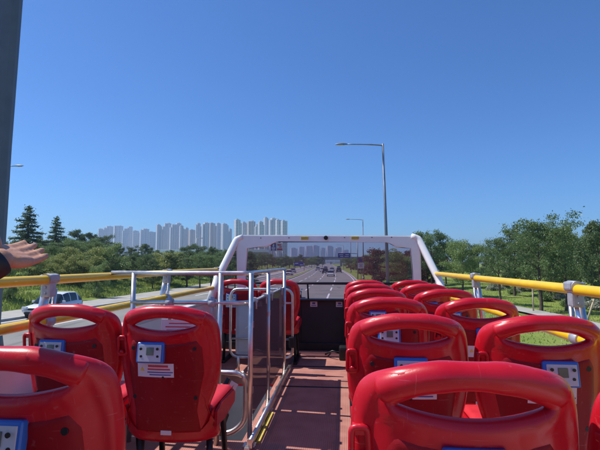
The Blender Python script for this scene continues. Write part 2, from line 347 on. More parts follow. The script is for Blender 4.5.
# ------------------------------------------------------------------ trees
def make_tree(kind, H=6.5, W=3.2, nl=7000, leaf=.15, seed=0, base=.28, m=None):
    rs = random.Random(seed); root = empty('tree', (0, 0, -200))
    tr = MB(); lean = Vector((rs.uniform(-.04, .04), rs.uniform(-.04, .04), 1))
    tp = [lean*(H*f)+Vector((rs.uniform(-.06, .06), rs.uniform(-.06, .06), 0))*(f > .05) for f in (0, .12, .3, .5, .7, .86, .97)]
    r0 = H*.016+.02
    tr.tube([(0, 0, -.3)]+[tuple(p) for p in tp], [r0*1.5, r0*1.25, r0, r0*.85, r0*.65, r0*.42, r0*.25, r0*.08], 8)
    cl = []    # clumps: centre, radii, weight
    if kind == 'broad':
        nb = rs.randint(13, 17)
        for i in range(nb):
            f = base+(.92-base)*(i/(nb-1)); a = i*2.4+rs.uniform(-.5, .5)
            env = math.sin(min(1, (f-base+.16)/(1-base+.16))*math.pi*.93)**.7*rs.uniform(.62, 1.12)
            L = W*.5*env; st = lean*(H*f); el = rs.uniform(.15, .55)+f*.5
            end = st+Vector((math.cos(a)*L, math.sin(a)*L, L*math.tan(el)*.6))
            midp = (st+end)/2+Vector((0, 0, -.06*L)); tr.tube([st, midp, end], [r0*.45*(1.1-f), r0*.28*(1.1-f), .01], 5)
            k = rs.randint(3, 4)
            for j in range(k):
                g = .35+.65*(j+1)/k; c = st.lerp(end, g)+Vector((rs.gauss(0, .2), rs.gauss(0, .2), rs.gauss(.05, .15)))*W*.2
                rad = W*rs.uniform(.085, .16); cl.append((c, (rad, rad, rad*rs.uniform(.45, .8)), rad**2))
        for j in range(6):
            c = lean*(H*rs.uniform(.8, .99))+Vector((rs.gauss(0, .1), rs.gauss(0, .1), 0))*W; rad = W*rs.uniform(.05, .1); cl.append((c, (rad*.8, rad*.8, rad*1.3), rad**2))
    elif kind == 'airy':
        nb = 26
        for i in range(nb):
            f = base+(.98-base)*(i/(nb-1)); a = i*2.4+rs.uniform(-.6, .6)
            env = (math.sin(min(1, (f-base+.28)/(1-base+.28))*math.pi*.97)**.9)*rs.uniform(.6, 1.3)
            L = W*.5*env; st = lean*(H*f); end = st+Vector((math.cos(a)*L, math.sin(a)*L, L*rs.uniform(.35, .95)))
            tr.tube([st, (st+end)/2+Vector((0, 0, .04*L)), end], [r0*.4*(1.15-f), r0*.22*(1.15-f), .008], 5)
            for j in range(5):
                g = .25+.78*(j+1)/5; c = st.lerp(end, g)+Vector((rs.gauss(0, 1), rs.gauss(0, 1), rs.gauss(.2, .7)))*.10*W*.5
                rad = W*rs.uniform(.05, .10); d = (end-st).normalized(); cl.append((c, (rad, rad, rad*.55), rad**2))
    elif kind == 'fir':
        nb = 46
        for i in range(nb):
            f = base+(.99-base)*(i/(nb-1)); a = i*2.4; L = W*.5*(1-(f-base)/(1-base))**.85*rs.uniform(.75, 1.12)+.12
            st = Vector((0, 0, H*f)); end = st+Vector((math.cos(a)*L, math.sin(a)*L, -.12*L+rs.uniform(-.05, .1)))
            tr.tube([st, end], [r0*.25*(1.1-f), .008], 4)
            for j in range(4):
                g = (j+1)/4; c = st.lerp(end, g)-Vector((0, 0, .04)); rad = .10+L*.16; cl.append((c, (rad, rad, rad*.42), rad**2))
    elif kind == 'bush':
        for i in range(22):
            a = rs.uniform(0, 6.28); q = rs.random()**.5; c = Vector((math.cos(a)*q*W*.42, math.sin(a)*q*W*.42, H*rs.uniform(.25, .85)*(1-.35*q)))
            rad = W*rs.uniform(.1, .2); cl.append((c, (rad, rad, rad*.8), rad**2))
    wt = np.array([c[2] for c in cl]); cnt = np.maximum(8, (wt/wt.sum()*nl).astype(int)); C = []
    for (c, r, w), k in zip(cl, cnt):
        g = RNG.normal(size=(k, 3)); g /= np.linalg.norm(g, axis=1)[:, None]; g *= RNG.uniform(.25, 1.1, (k, 1))**.6
        C.append(np.array(c)+g*np.array(r))
    C = np.concatenate(C); j = RNG.random(len(C)) < .38; C[j] += RNG.normal(size=(j.sum(), 3))*W*.035; C = C[C[:, 2] > .05]
    k_ = H/np.percentile(C[:, 2], 99.6); wx = np.percentile(np.abs(C[:, 0]), 98); C[:, 2] *= k_
    for v_ in tr.bm.verts: v_.co.z *= k_
    me = qmesh('crown', quads(C, None, np.full(len(C), leaf), aspect=2.6 if kind in ('fir',) else 1.7))
    me.materials.append(m); cr = bpy.data.objects.new('crown', me); col.objects.link(cr); cr.parent = root
    tr.build('trunk', M['bark'], root, True)
    return root
TV = {}
TV['broad'] = [make_tree('broad', 6.5, 5.2, 15000, .095, s, .27, LEAF['mid']) for s in (1, 2)]+[make_tree('broad', 7, 5.0, 15000, .10, 3, .25, LEAF['dark'])]
TV['airy'] = [make_tree('airy', 7, 5.4, 12500, .085, s, .26, LEAF['mid' if s % 2 else 'dark']) for s in (4, 5, 6)]
TV['pine'] = [make_tree('airy', 8, 5.0, 14000, .11, s, .18, LEAF['pine']) for s in (7, 8)]+[make_tree('broad', 8, 5.6, 14000, .115, 9, .15, LEAF['pine'])]
TV['fir'] = [make_tree('fir', 10, 4.6, 16000, .12, 10, .08, LEAF['pine'])]
TV['lite'] = [make_tree('broad', 5, 4.6, 13000, .09, 11, .12, LEAF['lite']), make_tree('broad', 5, 4.8, 13000, .09, 12, .10, LEAF['mid'])]
TV['red'] = [make_tree('broad', 5.5, 4.6, 10000, .12, s, .12, LEAF['red']) for s in (13, 14)]
TV['bush'] = [make_tree('bush', 1.0, 1.8, 2200, .09, 15, 0, LEAF['mid']), make_tree('bush', .8, 1.7, 2200, .09, 16, 0, LEAF['bloom'])]
used = set()
def plant(kind, X, Y, H, label, group=None, cat='tree', v=None, wide=1, z=None, name=None):
    L = TV[kind]; p = L[v if v is not None else random.randrange(len(L))]
    base = {'broad': 6.5, 'airy': 7, 'pine': 8, 'fir': 10, 'lite': 5, 'red': 5.5, 'bush': 1}[kind]
    o = copy_tree(p) if id(p) in used else p; used.add(id(p))
    if z is None:
        if X < 0: z = bank_z(max(0, XL(Y)-3.6-X), Y)
        else: z = rz_(X, Y)
    s = H/base; o.location = (X, Y, z-.05); o.scale = (s*wide, s*wide, s); o.rotation_euler = (0, 0, random.uniform(0, 6.28))
    o.name = name or {'fir': 'fir_tree', 'pine': 'pine_tree', 'bush': 'shrub'}.get(kind, 'tree')
    tag(o, label, cat, group)
    return o
f_ = 450; YAW = R(5.44); PIT = R(4.70)
def at(px, py, Y):
    """the point at depth Y that the photograph shows at a pixel: only used to read positions off the photo"""
    a = (px-300)/f_; b = (225-py)/f_; cy, sy, cp, sp = math.cos(YAW), math.sin(YAW), math.cos(PIT), math.sin(PIT)
    r = (-sy*cp+a*cy+b*sy*sp, cy*cp+a*sy-b*cy*sp, sp+b*cp); t = Y/r[1]; return r[0]*t, CZ+r[2]*t
def hplant(kind, px, py, Y, label, group=None, **k):
    X, zt = at(px, py, Y); z = bank_z(max(0, XL(Y)-3.6-X), Y) if X < 0 else rz_(X, Y)
    return plant(kind, X, Y, zt-z, label, group, **k)
# right verge, singled out
hplant('airy', 537, 214, 31.5, 'tall airy tree with a bare trunk standing in the grass right of the path', v=0, wide=.9)
hplant('broad', 461, 240, 46, 'rounded tree just right of the white windscreen pillar', v=0, wide=.95)
hplant('airy', 498, 237, 38, 'loose green tree left of the tall airy tree on the right verge', v=2, wide=.8)
hplant('airy', 562, 222, 33, 'dark loose tree close behind the tall airy tree on the right', v=1, wide=.75)
hplant('pine', 597, 221, 27, 'dark tree cut by the right edge of the photo', v=1, wide=.75)
hplant('broad', 431, 235, 62, 'dense tree directly behind the right end of the windscreen', v=2, wide=.9)
rb = 'trees in the belt behind the right verge'
for px, py, Y in ((445, 243, 70), (478, 244, 62), (512, 228, 48), (528, 236, 55), (548, 234, 44), (579, 233, 40), (590, 238, 52), (470, 250, 85), (505, 250, 75), (538, 250, 70), (565, 247, 66), (600, 240, 60), (618, 236, 44), (640, 232, 33), (425, 247, 88), (452, 254, 100), (490, 256, 96), (520, 255, 92), (555, 254, 88), (585, 253, 82), (436, 256, 120), (609, 252, 78)):
    hplant(random.choice(['broad', 'airy', 'pine']), px, py, Y, 'green tree in the belt behind the right verge, among others like it', rb, wide=random.uniform(.9, 1.2))
rr = 'reddish trees along the right kerb'
for i in range(34):
    Y = 62+i*5.5; X = 8.2+2.2*math.sin(i*2.3)+(i % 2)*2.5+shift(Y)
    plant('red' if i % 4 else 'broad', X, Y, random.uniform(4.3, 5.6), 'reddish-brown leaved tree beyond the right end of the windscreen', rr, wide=1.35)
for px, py, Y in ((374, 257, 130), (380, 255, 115), (371, 259, 165), (390, 253, 98), (398, 254, 104), (407, 251, 84), (415, 250, 90), (385, 258, 150), (366, 261, 230), (369, 260, 200), (395, 258, 130), (404, 257, 122), (418, 256, 110)):
    hplant('red', px, py, Y, 'reddish-brown leaved tree beyond the right end of the windscreen', rr, wide=1.15)
# left bank
hplant('fir', 29, 208, 62, 'tall pointed conifer rising above the hand', wide=1.55)
hplant('fir', 57, 218, 70, 'slender dark conifer right of the tallest conifer', wide=1.3)
hplant('lite', 79, 247, 47, 'yellow-green bushy tree above the yellow handrail', v=0, wide=1.5)
hplant('lite', 30, 252, 42, 'bushy light green tree right below the open hand', v=0, wide=1.5)
hplant('lite', 104, 243, 52, 'feathery mid-green tree right of the yellow-green bushy tree', v=1, wide=1.3)
hplant('lite', 166, 252, 60, 'small light green tree in front of the bright apartment tower', v=0, wide=1.4)
lb = 'dark trees in the belt on the left bank'
tops = [(-10, 232), (0, 236), (20, 236), (40, 236), (52, 236), (66, 238), (78, 228), (92, 231), (103, 233), (118, 240), (132, 243), (146, 240), (158, 246), (172, 246), (186, 241), (198, 240), (212, 243), (224, 246), (236, 247), (250, 249)]
for i, (px, py) in enumerate(tops):
    py += 2 if px < 110 else 4
    hplant('pine', px, py, random.uniform(64, 84), 'dark green tree in the dense belt along the left bank, among others like it', lb, wide=random.uniform(.85, 1.15))
    hplant(random.choice(['pine', 'airy', 'pine']), px+random.uniform(-6, 6), py+random.uniform(5, 10), random.uniform(52, 60), 'dark green tree in the dense belt along the left bank, among others like it', lb, wide=random.uniform(1, 1.3))
for i in range(26):
    px = 2+i*10+random.uniform(-3, 3)
    if XL(50)-3.6-at(px, 250, 50)[0] < 7: Y = 92+i
    else: Y = random.uniform(44, 56)
    hplant('lite' if i % 3 else 'pine', px, 257+random.uniform(-3, 4), Y, 'low bushy tree at the front of the left tree belt', 'low trees at the front of the left belt', wide=random.uniform(1.1, 1.5))
for i in range(16):
    px = 240+i*5.5; hplant(random.choice(['pine', 'broad']), px, 253+random.uniform(-2, 3)+i*.25, 100+i*14, 'dark tree seen through the windscreen left of the road', 'trees left of the road ahead', wide=1.2)
for i in range(14):
    px = 250+i*5; hplant('broad', px, 258+random.uniform(-1, 2), 130+i*16, 'dark tree seen through the windscreen left of the road', 'trees left of the road ahead', wide=1.5)
# staked young trees at the back of the pavement
def staked(px, Y, H, label):
    X, _ = at(px, 280, Y); o = plant('lite', X, Y, H, label, None, v=1, name='young_tree', wide=.7)
    for a in (0, 2.1, 4.2):
        s = MB(); s.tube([(math.cos(a)*.75, math.sin(a)*.75, 0), (math.cos(a)*.08, math.sin(a)*.08, 1.6)], .06, 8); s.build('stake', M['stake'], o)
staked(97, 41, 3.4, 'young staked tree at the back of the left pavement')
staked(10, 33, 3.3, 'young staked tree on the left bank just below the hand')
# stake by the right tree, and flowering hedge plants
for px, Y, l_ in ((533, 31, 'pale timber post beside the trunk of the tall airy tree'), (584, 27, 'leaning pale timber post in the grass near the right edge')):
    X, _ = at(px, 300, Y); s = MB(); d = .55 if px > 550 else 0
    s.tube([(0, 0, -.2), (d, 0, 1.9 - d)], .05, 8); o = s.build('timber_post', M['stake']); o.location = (X, Y, .1); tag(o, l_, 'post')
for i in range(26):
    plant('bush', 19+random.uniform(-1.2, 2.5), 24+i*1.5+random.uniform(-.5, .5), random.uniform(.7, 1.3), 'low shrub in the flowering row behind the right path', 'flowering shrubs behind the right path', cat='shrub', v=(1 if i % 3 else 0))
for i in range(20):
    Y = 30+i*3.5; plant('bush', XL(Y)-3.6-random.uniform(8.5, 11), Y, random.uniform(.9, 1.9), 'low green shrub on the crest of the left bank', 'shrubs on the crest of the left bank', cat='shrub', v=0)

# ------------------------------------------------------------------ street lamps, signs, column
def lamp(X, Y, H, arm, label, side=-1, lean=0.0):
    o = empty('street_lamp', (X, Y, .08), 0, label, 'street lamp', 'street lamps along the road')
    p = MB(); p.tube([(0, 0, 0), (lean*.5, 0, H*.5), (lean, 0, H)], [.14, .105, .065], 12); p.build('pole', M['lamp'], o, True)
    b = MB(); b.tube([(0, 0, 0), (0, 0, .5)], .2, 12); b.box((0, 0, .02), (.5, .5, .05), bev=.01); b.build('base', M['lamp'], o)
    a = MB(); a.tube(arc((lean, 0, H-.15), (lean+side*arm*.15, 0, H-.02), (lean+side*arm*.8, 0, H+.02), 8), [.05]*5+[.04]*4, 8); a.build('arm', M['lamp'], o, True)
    h = MB(); h.grid(lambda u, v: (lean+side*(arm*.76+u*arm*.27), math.cos(v*2*math.pi)*.15*math.sin(math.pi*min(.97, u*.9+.06))**.6, H+.02+(.10 if math.sin(v*2*math.pi) > 0 else .05)*math.sin(v*2*math.pi)*math.sin(math.pi*min(.97, u*.9+.06))**.6), 10, 16)
    hd = h.build('lamp_head', M['lamp'], o); 
    g = MB(); g.box((lean+side*arm*.92, 0, H-.035), (.4, .17, .03), bev=.01); g.build('lens', M['lens'], hd)
    return o
lamp(3.15, 32, 11.85, 3.3, 'tall grey street lamp whose pole rises above the right of the windscreen', lean=-.25)
lamp(4.0, 90, 11.9, 3.3, 'second nearest street lamp, its arm just above the windscreen bar')
for Y, l_ in ((150, 'third street lamp along the right kerb, small'), (215, 'farthest street lamp along the right kerb')): lamp(4.0+shift(Y), Y, 11.5, 3.3, l_)
lamp(-33.4, 39, 12.4, 3.5, 'street lamp on the left edge with only its arm and head in view', side=1)
X_, _ = at(196.5, 250, 92); lamp(X_, 92, 8.4, 1.2, 'thin pale lamp post among the trees left of the windscreen', side=1)
# big steel column at the left edge
o = empty('steel_column', (-13.45, 16, 0), 0, 'massive dark grey tapered column at the left edge of the photo', 'column')
c = MB(); n8 = 12
c.tube([(0, 0, .1), (0.05, 0, 8), (.22, 0, 17.5)], [.50, .52, .56], 12, caps=True); c.build('shaft', M['column'], o, False)
c = MB(); c.box((0, 0, .1), (1.5, 1.4, .2), bev=.02); c.build('base_plate', M['column'], o)
c = MB(); c.tube([(.0, 0, .2), (0, 0, .9)], [.66, .56], 12); c.build('collar', M['column'], o)
c = MB(); c.box((5.2, 0, 17.4), (10.2, .5, .7), bev=.02); c.build('cross_beam', M['column'], o)

def post_sign(X, Y, label, cat, build):
    o = empty('road_sign', (X, Y, .08), 0, label, cat); build(o); return o
def b1(o):
    p = MB(); p.tube([(0, 0, 0), (0, 0, 4.2)], .06, 10); p.build('post', M['lamp'], o)
    d = MB(); d.tube([(0, -.07, 3.85), (0, -.10, 3.85)], .55, 28); q = d.build('round_plate', M['signr'], o)
    d = MB(); d.tube([(0, -.101, 3.85), (0, -.115, 3.85)], .40, 28); d.build('disc', M['signb'], q)
    d = MB(); d.box((0, -.09, 2.72), (1.15, .03, 1.05), bev=.01); q = d.build('lower_plate', M['signw'], o)
    for k, w in enumerate((.8, .6, .75)):
        d = MB(); d.box((0, -.11, 3.0-k*.26), (w, .012, .12)); d.build('mark', M['signr'] if k != 1 else M['signb'], q)
post_sign(3.45, 88, 'round blue and red sign above a white plate, right of the lanes ahead', 'road sign', b1)
def b2(o):
    p = MB(); p.tube([(0, 0, 0), (0, 0, 7.6)], .1, 10); p.build('post', M['lamp'], o)
    p = MB(); p.tube([(0, 0, 5.1), (-3.9, 0, 5.25)], .06, 8); p.build('arm', M['lamp'], o)
    d = MB(); d.box((-2.7, -.1, 4.75), (2.5, .06, 1.0), bev=.02); q = d.build('sign_plate', M['signb'], o)
    for x, w, z in ((-3.3, .8, 4.9), (-2.1, .7, 4.9), (-3.2, .6, 4.55), (-2.2, .8, 4.55)):
        d = MB(); d.box((x, -.14, z), (w, .012, .13)); d.build('lettering', M['signw'], q)
post_sign(2.95, 92, 'blue direction sign on an arm over the right lane ahead', 'road sign', b2)
def b3(o):
    for x in (-2, 2): p = MB(); p.tube([(x, 0, 0), (x, 0, 3)], .1, 8); p.build('post', M['lamp'], o)
    d = MB(); d.box((0, -.12, 2.6), (3.6, .08, 1.7), bev=.02); q = d.build('sign_plate', M['signb'], o)
    for x, w, z in ((-.9, 1.2, 2.9), (1.0, 1.1, 2.3)):
        d = MB(); d.box((x, -.18, z), (w, .02, .3)); d.build('lettering', M['signw'], q)
X_, _ = at(299, 262, 175); post_sign(X_, 175, 'blue direction sign standing on the left roadside ahead', 'road sign', b3)

# billboard, viaduct, overpass
X0, Z0 = at(270.5, 251, 200); X1, Z1 = at(283, 243, 200)
o = empty('billboard', ((X0+X1)/2, 200, 0), 0, 'billboard half blue, half red and white, under the tower blocks', 'billboard'); W_ = X1-X0; Hh = Z1-Z0
for x in (-W_*.35, W_*.35): p = MB(); p.tube([(x, .4, 0), (x, .4, Z1-.3)], .18, 10); p.build('post', M['lamp'], o)
p = MB(); p.box((0, 0, (Z0+Z1)/2), (W_, .3, Hh), bev=.03); bd = p.build('board', M['signw'], o)
p = MB(); p.box((-W_*.26, -.17, (Z0+Z1)/2), (W_*.44, .04, Hh*.94)); q = p.build('blue_panel', M['signb'], bd)
p = MB(); p.box((-W_*.26, -.21, (Z0+Z1)/2+Hh*.2), (W_*.12, .03, Hh*.35)); p.box((-W_*.26, -.21, (Z0+Z1)/2-Hh*.14), (W_*.28, .03, Hh*.16)); p.box((-W_*.26, -.21, (Z0+Z1)/2-Hh*.36), (W_*.2, .03, Hh*.1)); p.build('white_mark', M['signw'], bd)
p = MB(); p.box((W_*.24, -.17, (Z0+Z1)/2-Hh*.30), (W_*.42, .04, Hh*.26)); p.box((W_*.2, -.17, (Z0+Z1)/2+Hh*.26), (W_*.3, .04, Hh*.2)); p.box((W_*.3, -.17, (Z0+Z1)/2), (W_*.2, .04, Hh*.14)); p.build('red_mark', M['signr'], bd)
o = empty('viaduct', (0, 300, 0), 0, 'long pale viaduct showing between the treetops left of the windscreen', 'viaduct')
xa, za = at(150, 250, 300); xb, zb = at(268, 247.5, 300)
p = MB(); p.box(((xa+xb)/2, 0, za-.9), (xb-xa, 9, 1.8), bev=.1); p.build('parapet', M['white'], o)
p = MB(); p.box(((xa+xb)/2, 0, za-2.8), (xb-xa, 7, 2.0)); p.build('deck', M['concrete'], o)
for k in range(7):
    x = xa+(k+.5)*(xb-xa)/7; p = MB(); p.box((x, 0, (za-3.8)/2), (2, 3, za-3.8), bev=.2); p.build('pier', M['concrete'], o)
o = empty('overpass', (shift(350)-5, 350, 0), 0, 'grey overpass crossing the road far ahead', 'bridge')
p = MB(); p.box((0, 0, 5.9), (150, 9, 1.3), bev=.1); p.build('deck', M['concrete'], o)
p = MB(); p.box((0, -4.4, 7.0), (150, .2, .9)); p.build('parapet', M['lamp'], o)
for x in (-60, -38, -17, 12, 34, 58): p = MB(); p.box((x, 0, 2.6), (1.6, 5, 5.3), bev=.1); p.build('pier', M['concrete'], o)
o = empty('overpass', (shift(700)-10, 700, 0), 0, 'pale second overpass beyond the grey overpass, faint in haze', 'bridge')
p = MB(); p.box((0, 0, 5), (180, 9, 2.0), bev=.1); p.build('deck', M['white'], o)
for x in (-70, -45, -20, 12, 40, 70): p = MB(); p.box((x, 0, 2), (2, 5, 4), bev=.1); p.build('pier', M['concrete'], o)

# ------------------------------------------------------------------ towers
def tower(pa, pb, py, D, label, group, fac=0, rot=.75, seed=0):
    rs = random.Random(seed); xa, zt = at(pa, py, D); xb, _ = at(pb, py, D); W_ = xb-xa
    o = empty('apartment_tower', ((xa+xb)/2, D, 0), rot, label, 'apartment tower', group)
    w = 1.22*W_/(math.cos(rot)+.55*math.sin(abs(rot))); d = w*.55
    k = rs.choice((-1, 1)); st_ = rs.choice((0, 2.9, 5.8))
    p = MB(); p.box((-k*w*.14, 0, zt/2), (w*.72, d, zt)); p.box((k*w*.36, d*.06, (zt-st_)/2), (w*.28, d*.86, zt-st_))
    p.build('walls', FAC[fac], o)
    p = MB(); p.box((-k*w*.2, 0, zt+1.1), (w*.22, d*.4, 2.2)); p.box((k*w*.05, d*.1, zt+.8), (w*.16, d*.3, 1.6)); p.build('roof_block', M['greyp'], o)
    p = MB(); p.box((-w*.36, -d*.5, zt*.49), (w*.08, .9, zt*.97)); p.box((w*.1, -d*.5, zt*.49), (w*.08, .9, zt*.97)); p.build('stair_shaft', FAC[(fac+1) % 2], o)
A = [(99, 104, 229), (104.5, 112, 226.5), (115, 122, 226), (123, 127, 229), (127.5, 132, 227), (133, 140, 231), (141, 148, 229), (149, 155, 232)]
names = ['first', 'second', 'third', 'fourth', 'fifth', 'sixth', 'seventh', 'eighth', 'ninth', 'tenth', 'eleventh', 'twelfth', 'thirteenth', 'fourteenth', 'fifteenth', 'sixteenth']
for i, (a, b, y) in enumerate(A): tower(a, b, y, 1500+40*(i % 3), f'{names[i]} hazy tower from the left end of the skyline', 'hazy distant apartment towers', i % 2, .75, i)
B = [(157, 161.5, 225, 0), (161, 166, 227, 1), (165, 170.5, 223.5, 0), (170.5, 175, 225, 0), (175, 180.5, 223.5, 1), (180, 184, 226, 0), (184.5, 188, 228, 1), (189.5, 195.5, 230, 2), (196, 200, 223.5, 0), (200, 203, 227, 1), (202.5, 208.5, 223, 0), (209.5, 216, 223.5, 2), (216.5, 221.5, 223.5, 1), (222, 228, 224, 0), (228, 231.5, 229, 1)]
for i, (a, b, y, f) in enumerate(B): tower(a, b, y, 1000+35*((i*7) % 5), f'{names[i]} tower from the left in the block left of the windscreen', 'apartment towers left of the windscreen', f, .78+.1*math.sin(i*3), i)
Cc = [(235, 241.5, 220, 0), (242, 247, 222.5, 1), (248, 254.5, 221.5, 2), (255, 258.5, 225, 1), (258.5, 264, 222, 1), (264, 269, 218, 0), (269.5, 275.5, 218.5, 1), (276, 281, 220, 0), (281.5, 287, 221, 1)]
for i, (a, b, y, f) in enumerate(Cc): tower(a, b, y, 850+30*((i*7) % 4), f'{names[i]} tower from the left in the block above the windscreen corner', 'apartment towers above the windscreen corner', f, .75, i+40)
Dd = [(291, 297, 248), (299, 304, 247), (306, 312, 246), (313, 319, 245.5), (321, 325, 248), (327, 333, 246), (335, 341, 247.5), (343, 348, 250)]
for i, (a, b, y) in enumerate(Dd): tower(a, b, y, 2100, f'{names[i]} from the left of the faint towers inside the windscreen', 'faint towers inside the windscreen', 1, .4, i+60)

# ------------------------------------------------------------------ cars
def make_car(m, suv=True, L=4.6, W=1.86, H=1.7):
    o = empty('parked', (0, 0, -50)); z0 = .25; hz = H*.60 if suv else H*.58
    # lower body: side profile lofted with tapered ends; front points to -Y
    st = [(-.5, .55, .50, .86), (-.47, .35, .62, .93), (-.40, .27, .78*1, .98), (-.24, .25, hz-.06, 1), (-.14, .25, hz, 1), (.30, .25, hz+.03, 1), (.44, .27, hz-.0, .98), (.49, .36, hz-.08, .93), (.5, .55, hz-.25, .87)]
    bm_ = MB(); rings = []
    for y, zb, zt, wf in st:
        w = W/2*wf; prof = [(-w*.9, zb), (-w, zb+.12), (-w, (zb+zt)/2), (-w*.94, zt-.04), (-w*.80, zt), (w*.80, zt), (w*.94, zt-.04), (w, (zb+zt)/2), (w, zb+.12), (w*.9, zb)]
        rings.append([bm_.bm.verts.new((x, y*L, z)) for x, z in prof])
    for a, b in zip(rings, rings[1:]):
        for k in range(10): bm_.bm.faces.new((a[k], a[(k+1) % 10], b[(k+1) % 10], b[k])).smooth = True
    bm_.bm.faces.new(rings[0]); bm_.bm.faces.new(rings[-1][::-1]); bm_.build('body', m, o)
    ya, yb, yc, yd = (-.23*L, -.07*L, .34*L, .46*L) if suv else (-.19*L, -.03*L, .20*L, .38*L)
    lo = W/2*.90; hi = W/2*.70
    def top(y):
        return interp(y, [(ya, hz-.01), (ya*.55+yb*.45, hz+(H-hz)*.52), (yb, H-.09), (yb*.7+yc*.3, H-.01), ((yb+yc)/2, H), (yc, H-.05), (yc*.5+yd*.5, hz+(H-hz)*.55), (yd, hz-.01)])
    def sect(y, gr, k):
        t_ = top(y)+gr; f = max(.02, (t_-hz)/(H-hz)); a_ = lo+gr; h_ = lo+(hi-lo)*f+gr
        return [(-a_, hz-.03), (-(a_+h_)/2-.02, (hz+t_)/2), (-h_, t_-.05*f), (-h_*.8, t_), (0, t_+.015), (h_*.8, t_), (h_, t_-.05*f), ((a_+h_)/2+.02, (hz+t_)/2), (a_, hz-.03)][k]
    def loft(y0, y1, k0, k1, gr, nn=14):
        q = MB(); pv = None
        for i in range(nn+1):
            y = y0+(y1-y0)*i/nn; rw = [q.bm.verts.new((sect(y, gr, k)[0], y, sect(y, gr, k)[1])) for k in range(k0, k1+1)]
            if pv:
                for k in range(len(rw)-1): q.bm.faces.new((pv[k], pv[k+1], rw[k+1], rw[k])).smooth = True
            pv = rw
        return q
    loft(ya, yd, 0, 8, 0, 28).build('windows', M['glass'], o)
    loft(yb, yc, 2, 6, .012).build('roof', m, o)
    for ks in ((0, 2), (6, 8)):
        for y0, w_ in ((yb-.02, .06), ((yb+yc)/2-.1, .07), (yc-.10, .16)): loft(y0, y0+w_, ks[0], ks[1], .010, 2).build('window_pillar', m, o)
    for s in (-1, 1):
        for y in (-.31*L, .30*L):
            w = MB(); w.tube([(s*(W/2-.2), y, .33), (s*(W/2+.01), y, .33)], .33, 20); t_ = w.build('wheel', M['tyre'], o)
            w = MB(); w.tube([(s*(W/2), y, .33), (s*(W/2+.02), y, .33)], .21, 16); w.build('rim', M['rim'], t_)
        h = MB(); h.box((s*W*.36, -.478*L, .68), (.36, .16, .16), rot=(0, 0, s*.25), bev=.03); h.build('headlight', M['headl'], o)
        h = MB(); h.box((s*W*.38, .488*L, hz-.22), (.26, .10, .24), bev=.03); h.build('tail_light', M['tail'], o)
        h = MB(); h.box((s*(W/2+.09), -.15*L, hz+.06), (.2, .1, .14), bev=.03); h.build('wing_mirror', m, o)
    b = MB(); b.box((0, -.492*L, .60), (W*.45, .06, .16), bev=.02); b.box((0, -.495*L, .38), (W*.7, .06, .12), bev=.02); b.build('grille', M['black'], o)
    b = MB(); b.box((0, .5*L, hz-.35), (.52, .02, .13), bev=.005); b.build('number_plate', M['signw'], o)
    return o
X_, _ = at(47, 300, 29.0)
c = make_car(M['carw'], True, 4.3, 1.8, 1.5); c.name = 'suv'; c.location = (-18.95, 28.3, 0); c.rotation_euler = (0, 0, R(4)); tag(c, 'white SUV driving towards the camera on the opposite carriageway', 'car')
sed = {}
for m_ in ('carw', 'cars', 'card', 'carb'): sed[m_] = None
def car(m_, X, Y, label, suv=False):
    k = (m_, suv)
    if k not in sed: o = make_car(M[m_], suv, 4.6, 1.82, 1.7 if suv else 1.45); sed[k] = o
    else: o = copy_tree(sed[k])
    o.location = (X, Y, 0); o.rotation_euler = (0, 0, math.pi); o.name = 'car'; tag(o, label, 'car', 'cars on the road ahead')
car('carw', -5.0, 43, 'white car nearest in the lane left of the bus, by the front-left seat')
car('carw', -3.0, 112, 'white car ahead in the middle of the windscreen, nearest of the cluster')
car('card', -5.4, 138, 'dark car ahead left of the white car in the cluster', True)
car('card', -1.4, 150, 'dark car ahead in the lane right of the cluster', True)
car('cars', -4.2, 172, 'silver car ahead between the two dark cars')
car('carw', -7.2, 160, 'white car farther ahead at the left of the cluster')
car('card', -1.9, 205, 'small dark car far ahead in the right lane', True)
car('cars', -10.2, 185, 'silver car far ahead in the leftmost lane')
car('carb', -8.2, 215, 'tiny dark blue car far ahead in the left lanes')
for Y, dx, m_, l_ in ((150, -3, 'cars', 'silver oncoming car far ahead left of the median'), (120, -1.6, 'carw', 'white oncoming car far ahead left of the median')):
    k = (m_, False); o = copy_tree(sed[k]); o.location = (XM0(Y)+dx, Y, 0); o.rotation_euler = (0, 0, 0); o.name = 'car'; tag(o, l_, 'car')

# ------------------------------------------------------------------ the bus
BX = -.21; LW = -1.42; RW = 1.0; YB = -3.6; YF = 5.5
bus = empty('open_top_bus', (0, 0, 0), 0, 'open-top double-decker bus with white windscreen frame and maroon deck', 'bus')
def bp_(name, mb, m, parent=None, smooth=None): return mb.build(name, m, parent or bus, smooth)
SX0, SX1, SY0, SY1 = -1.40, -.60, 2.70, 4.22      # stair opening
d = MB()
for (x0, x1, y0, y1) in ((-1.5, 1.08, YB, SY0), (-1.5, 1.08, SY1, YF), (SX1, 1.08, SY0, SY1), (-1.5, SX0, SY0, SY1)):
    d.box(((x0+x1)/2, (y0+y1)/2, DZ-.04), (x1-x0, y1-y0, .08))
bp_('deck', d, M['deck'])
d = MB()
for k in range(7): d.box(((SX0+SX1)/2, SY0+.12+k*.2, DZ-.26-k*.24), (SX1-SX0-.02, .24, .05))
bp_('stairs', d, M['black'])
d = MB(); d.box((SX0-.012, (SY0+SY1)/2, DZ-1.1), (.02, SY1-SY0, 2)); d.box((SX1+.012, (SY0+SY1)/2, DZ-1.1), (.02, SY1-SY0, 2.0)); d.box(((SX0+SX1)/2, SY1+.012, DZ-1.1), (SX1-SX0, .02, 2)); d.box(((SX0+SX1)/2, SY0-.012, DZ-1.1), (SX1-SX0, .02, 2))
bp_('stairwell_lining', d, M['greyp'])
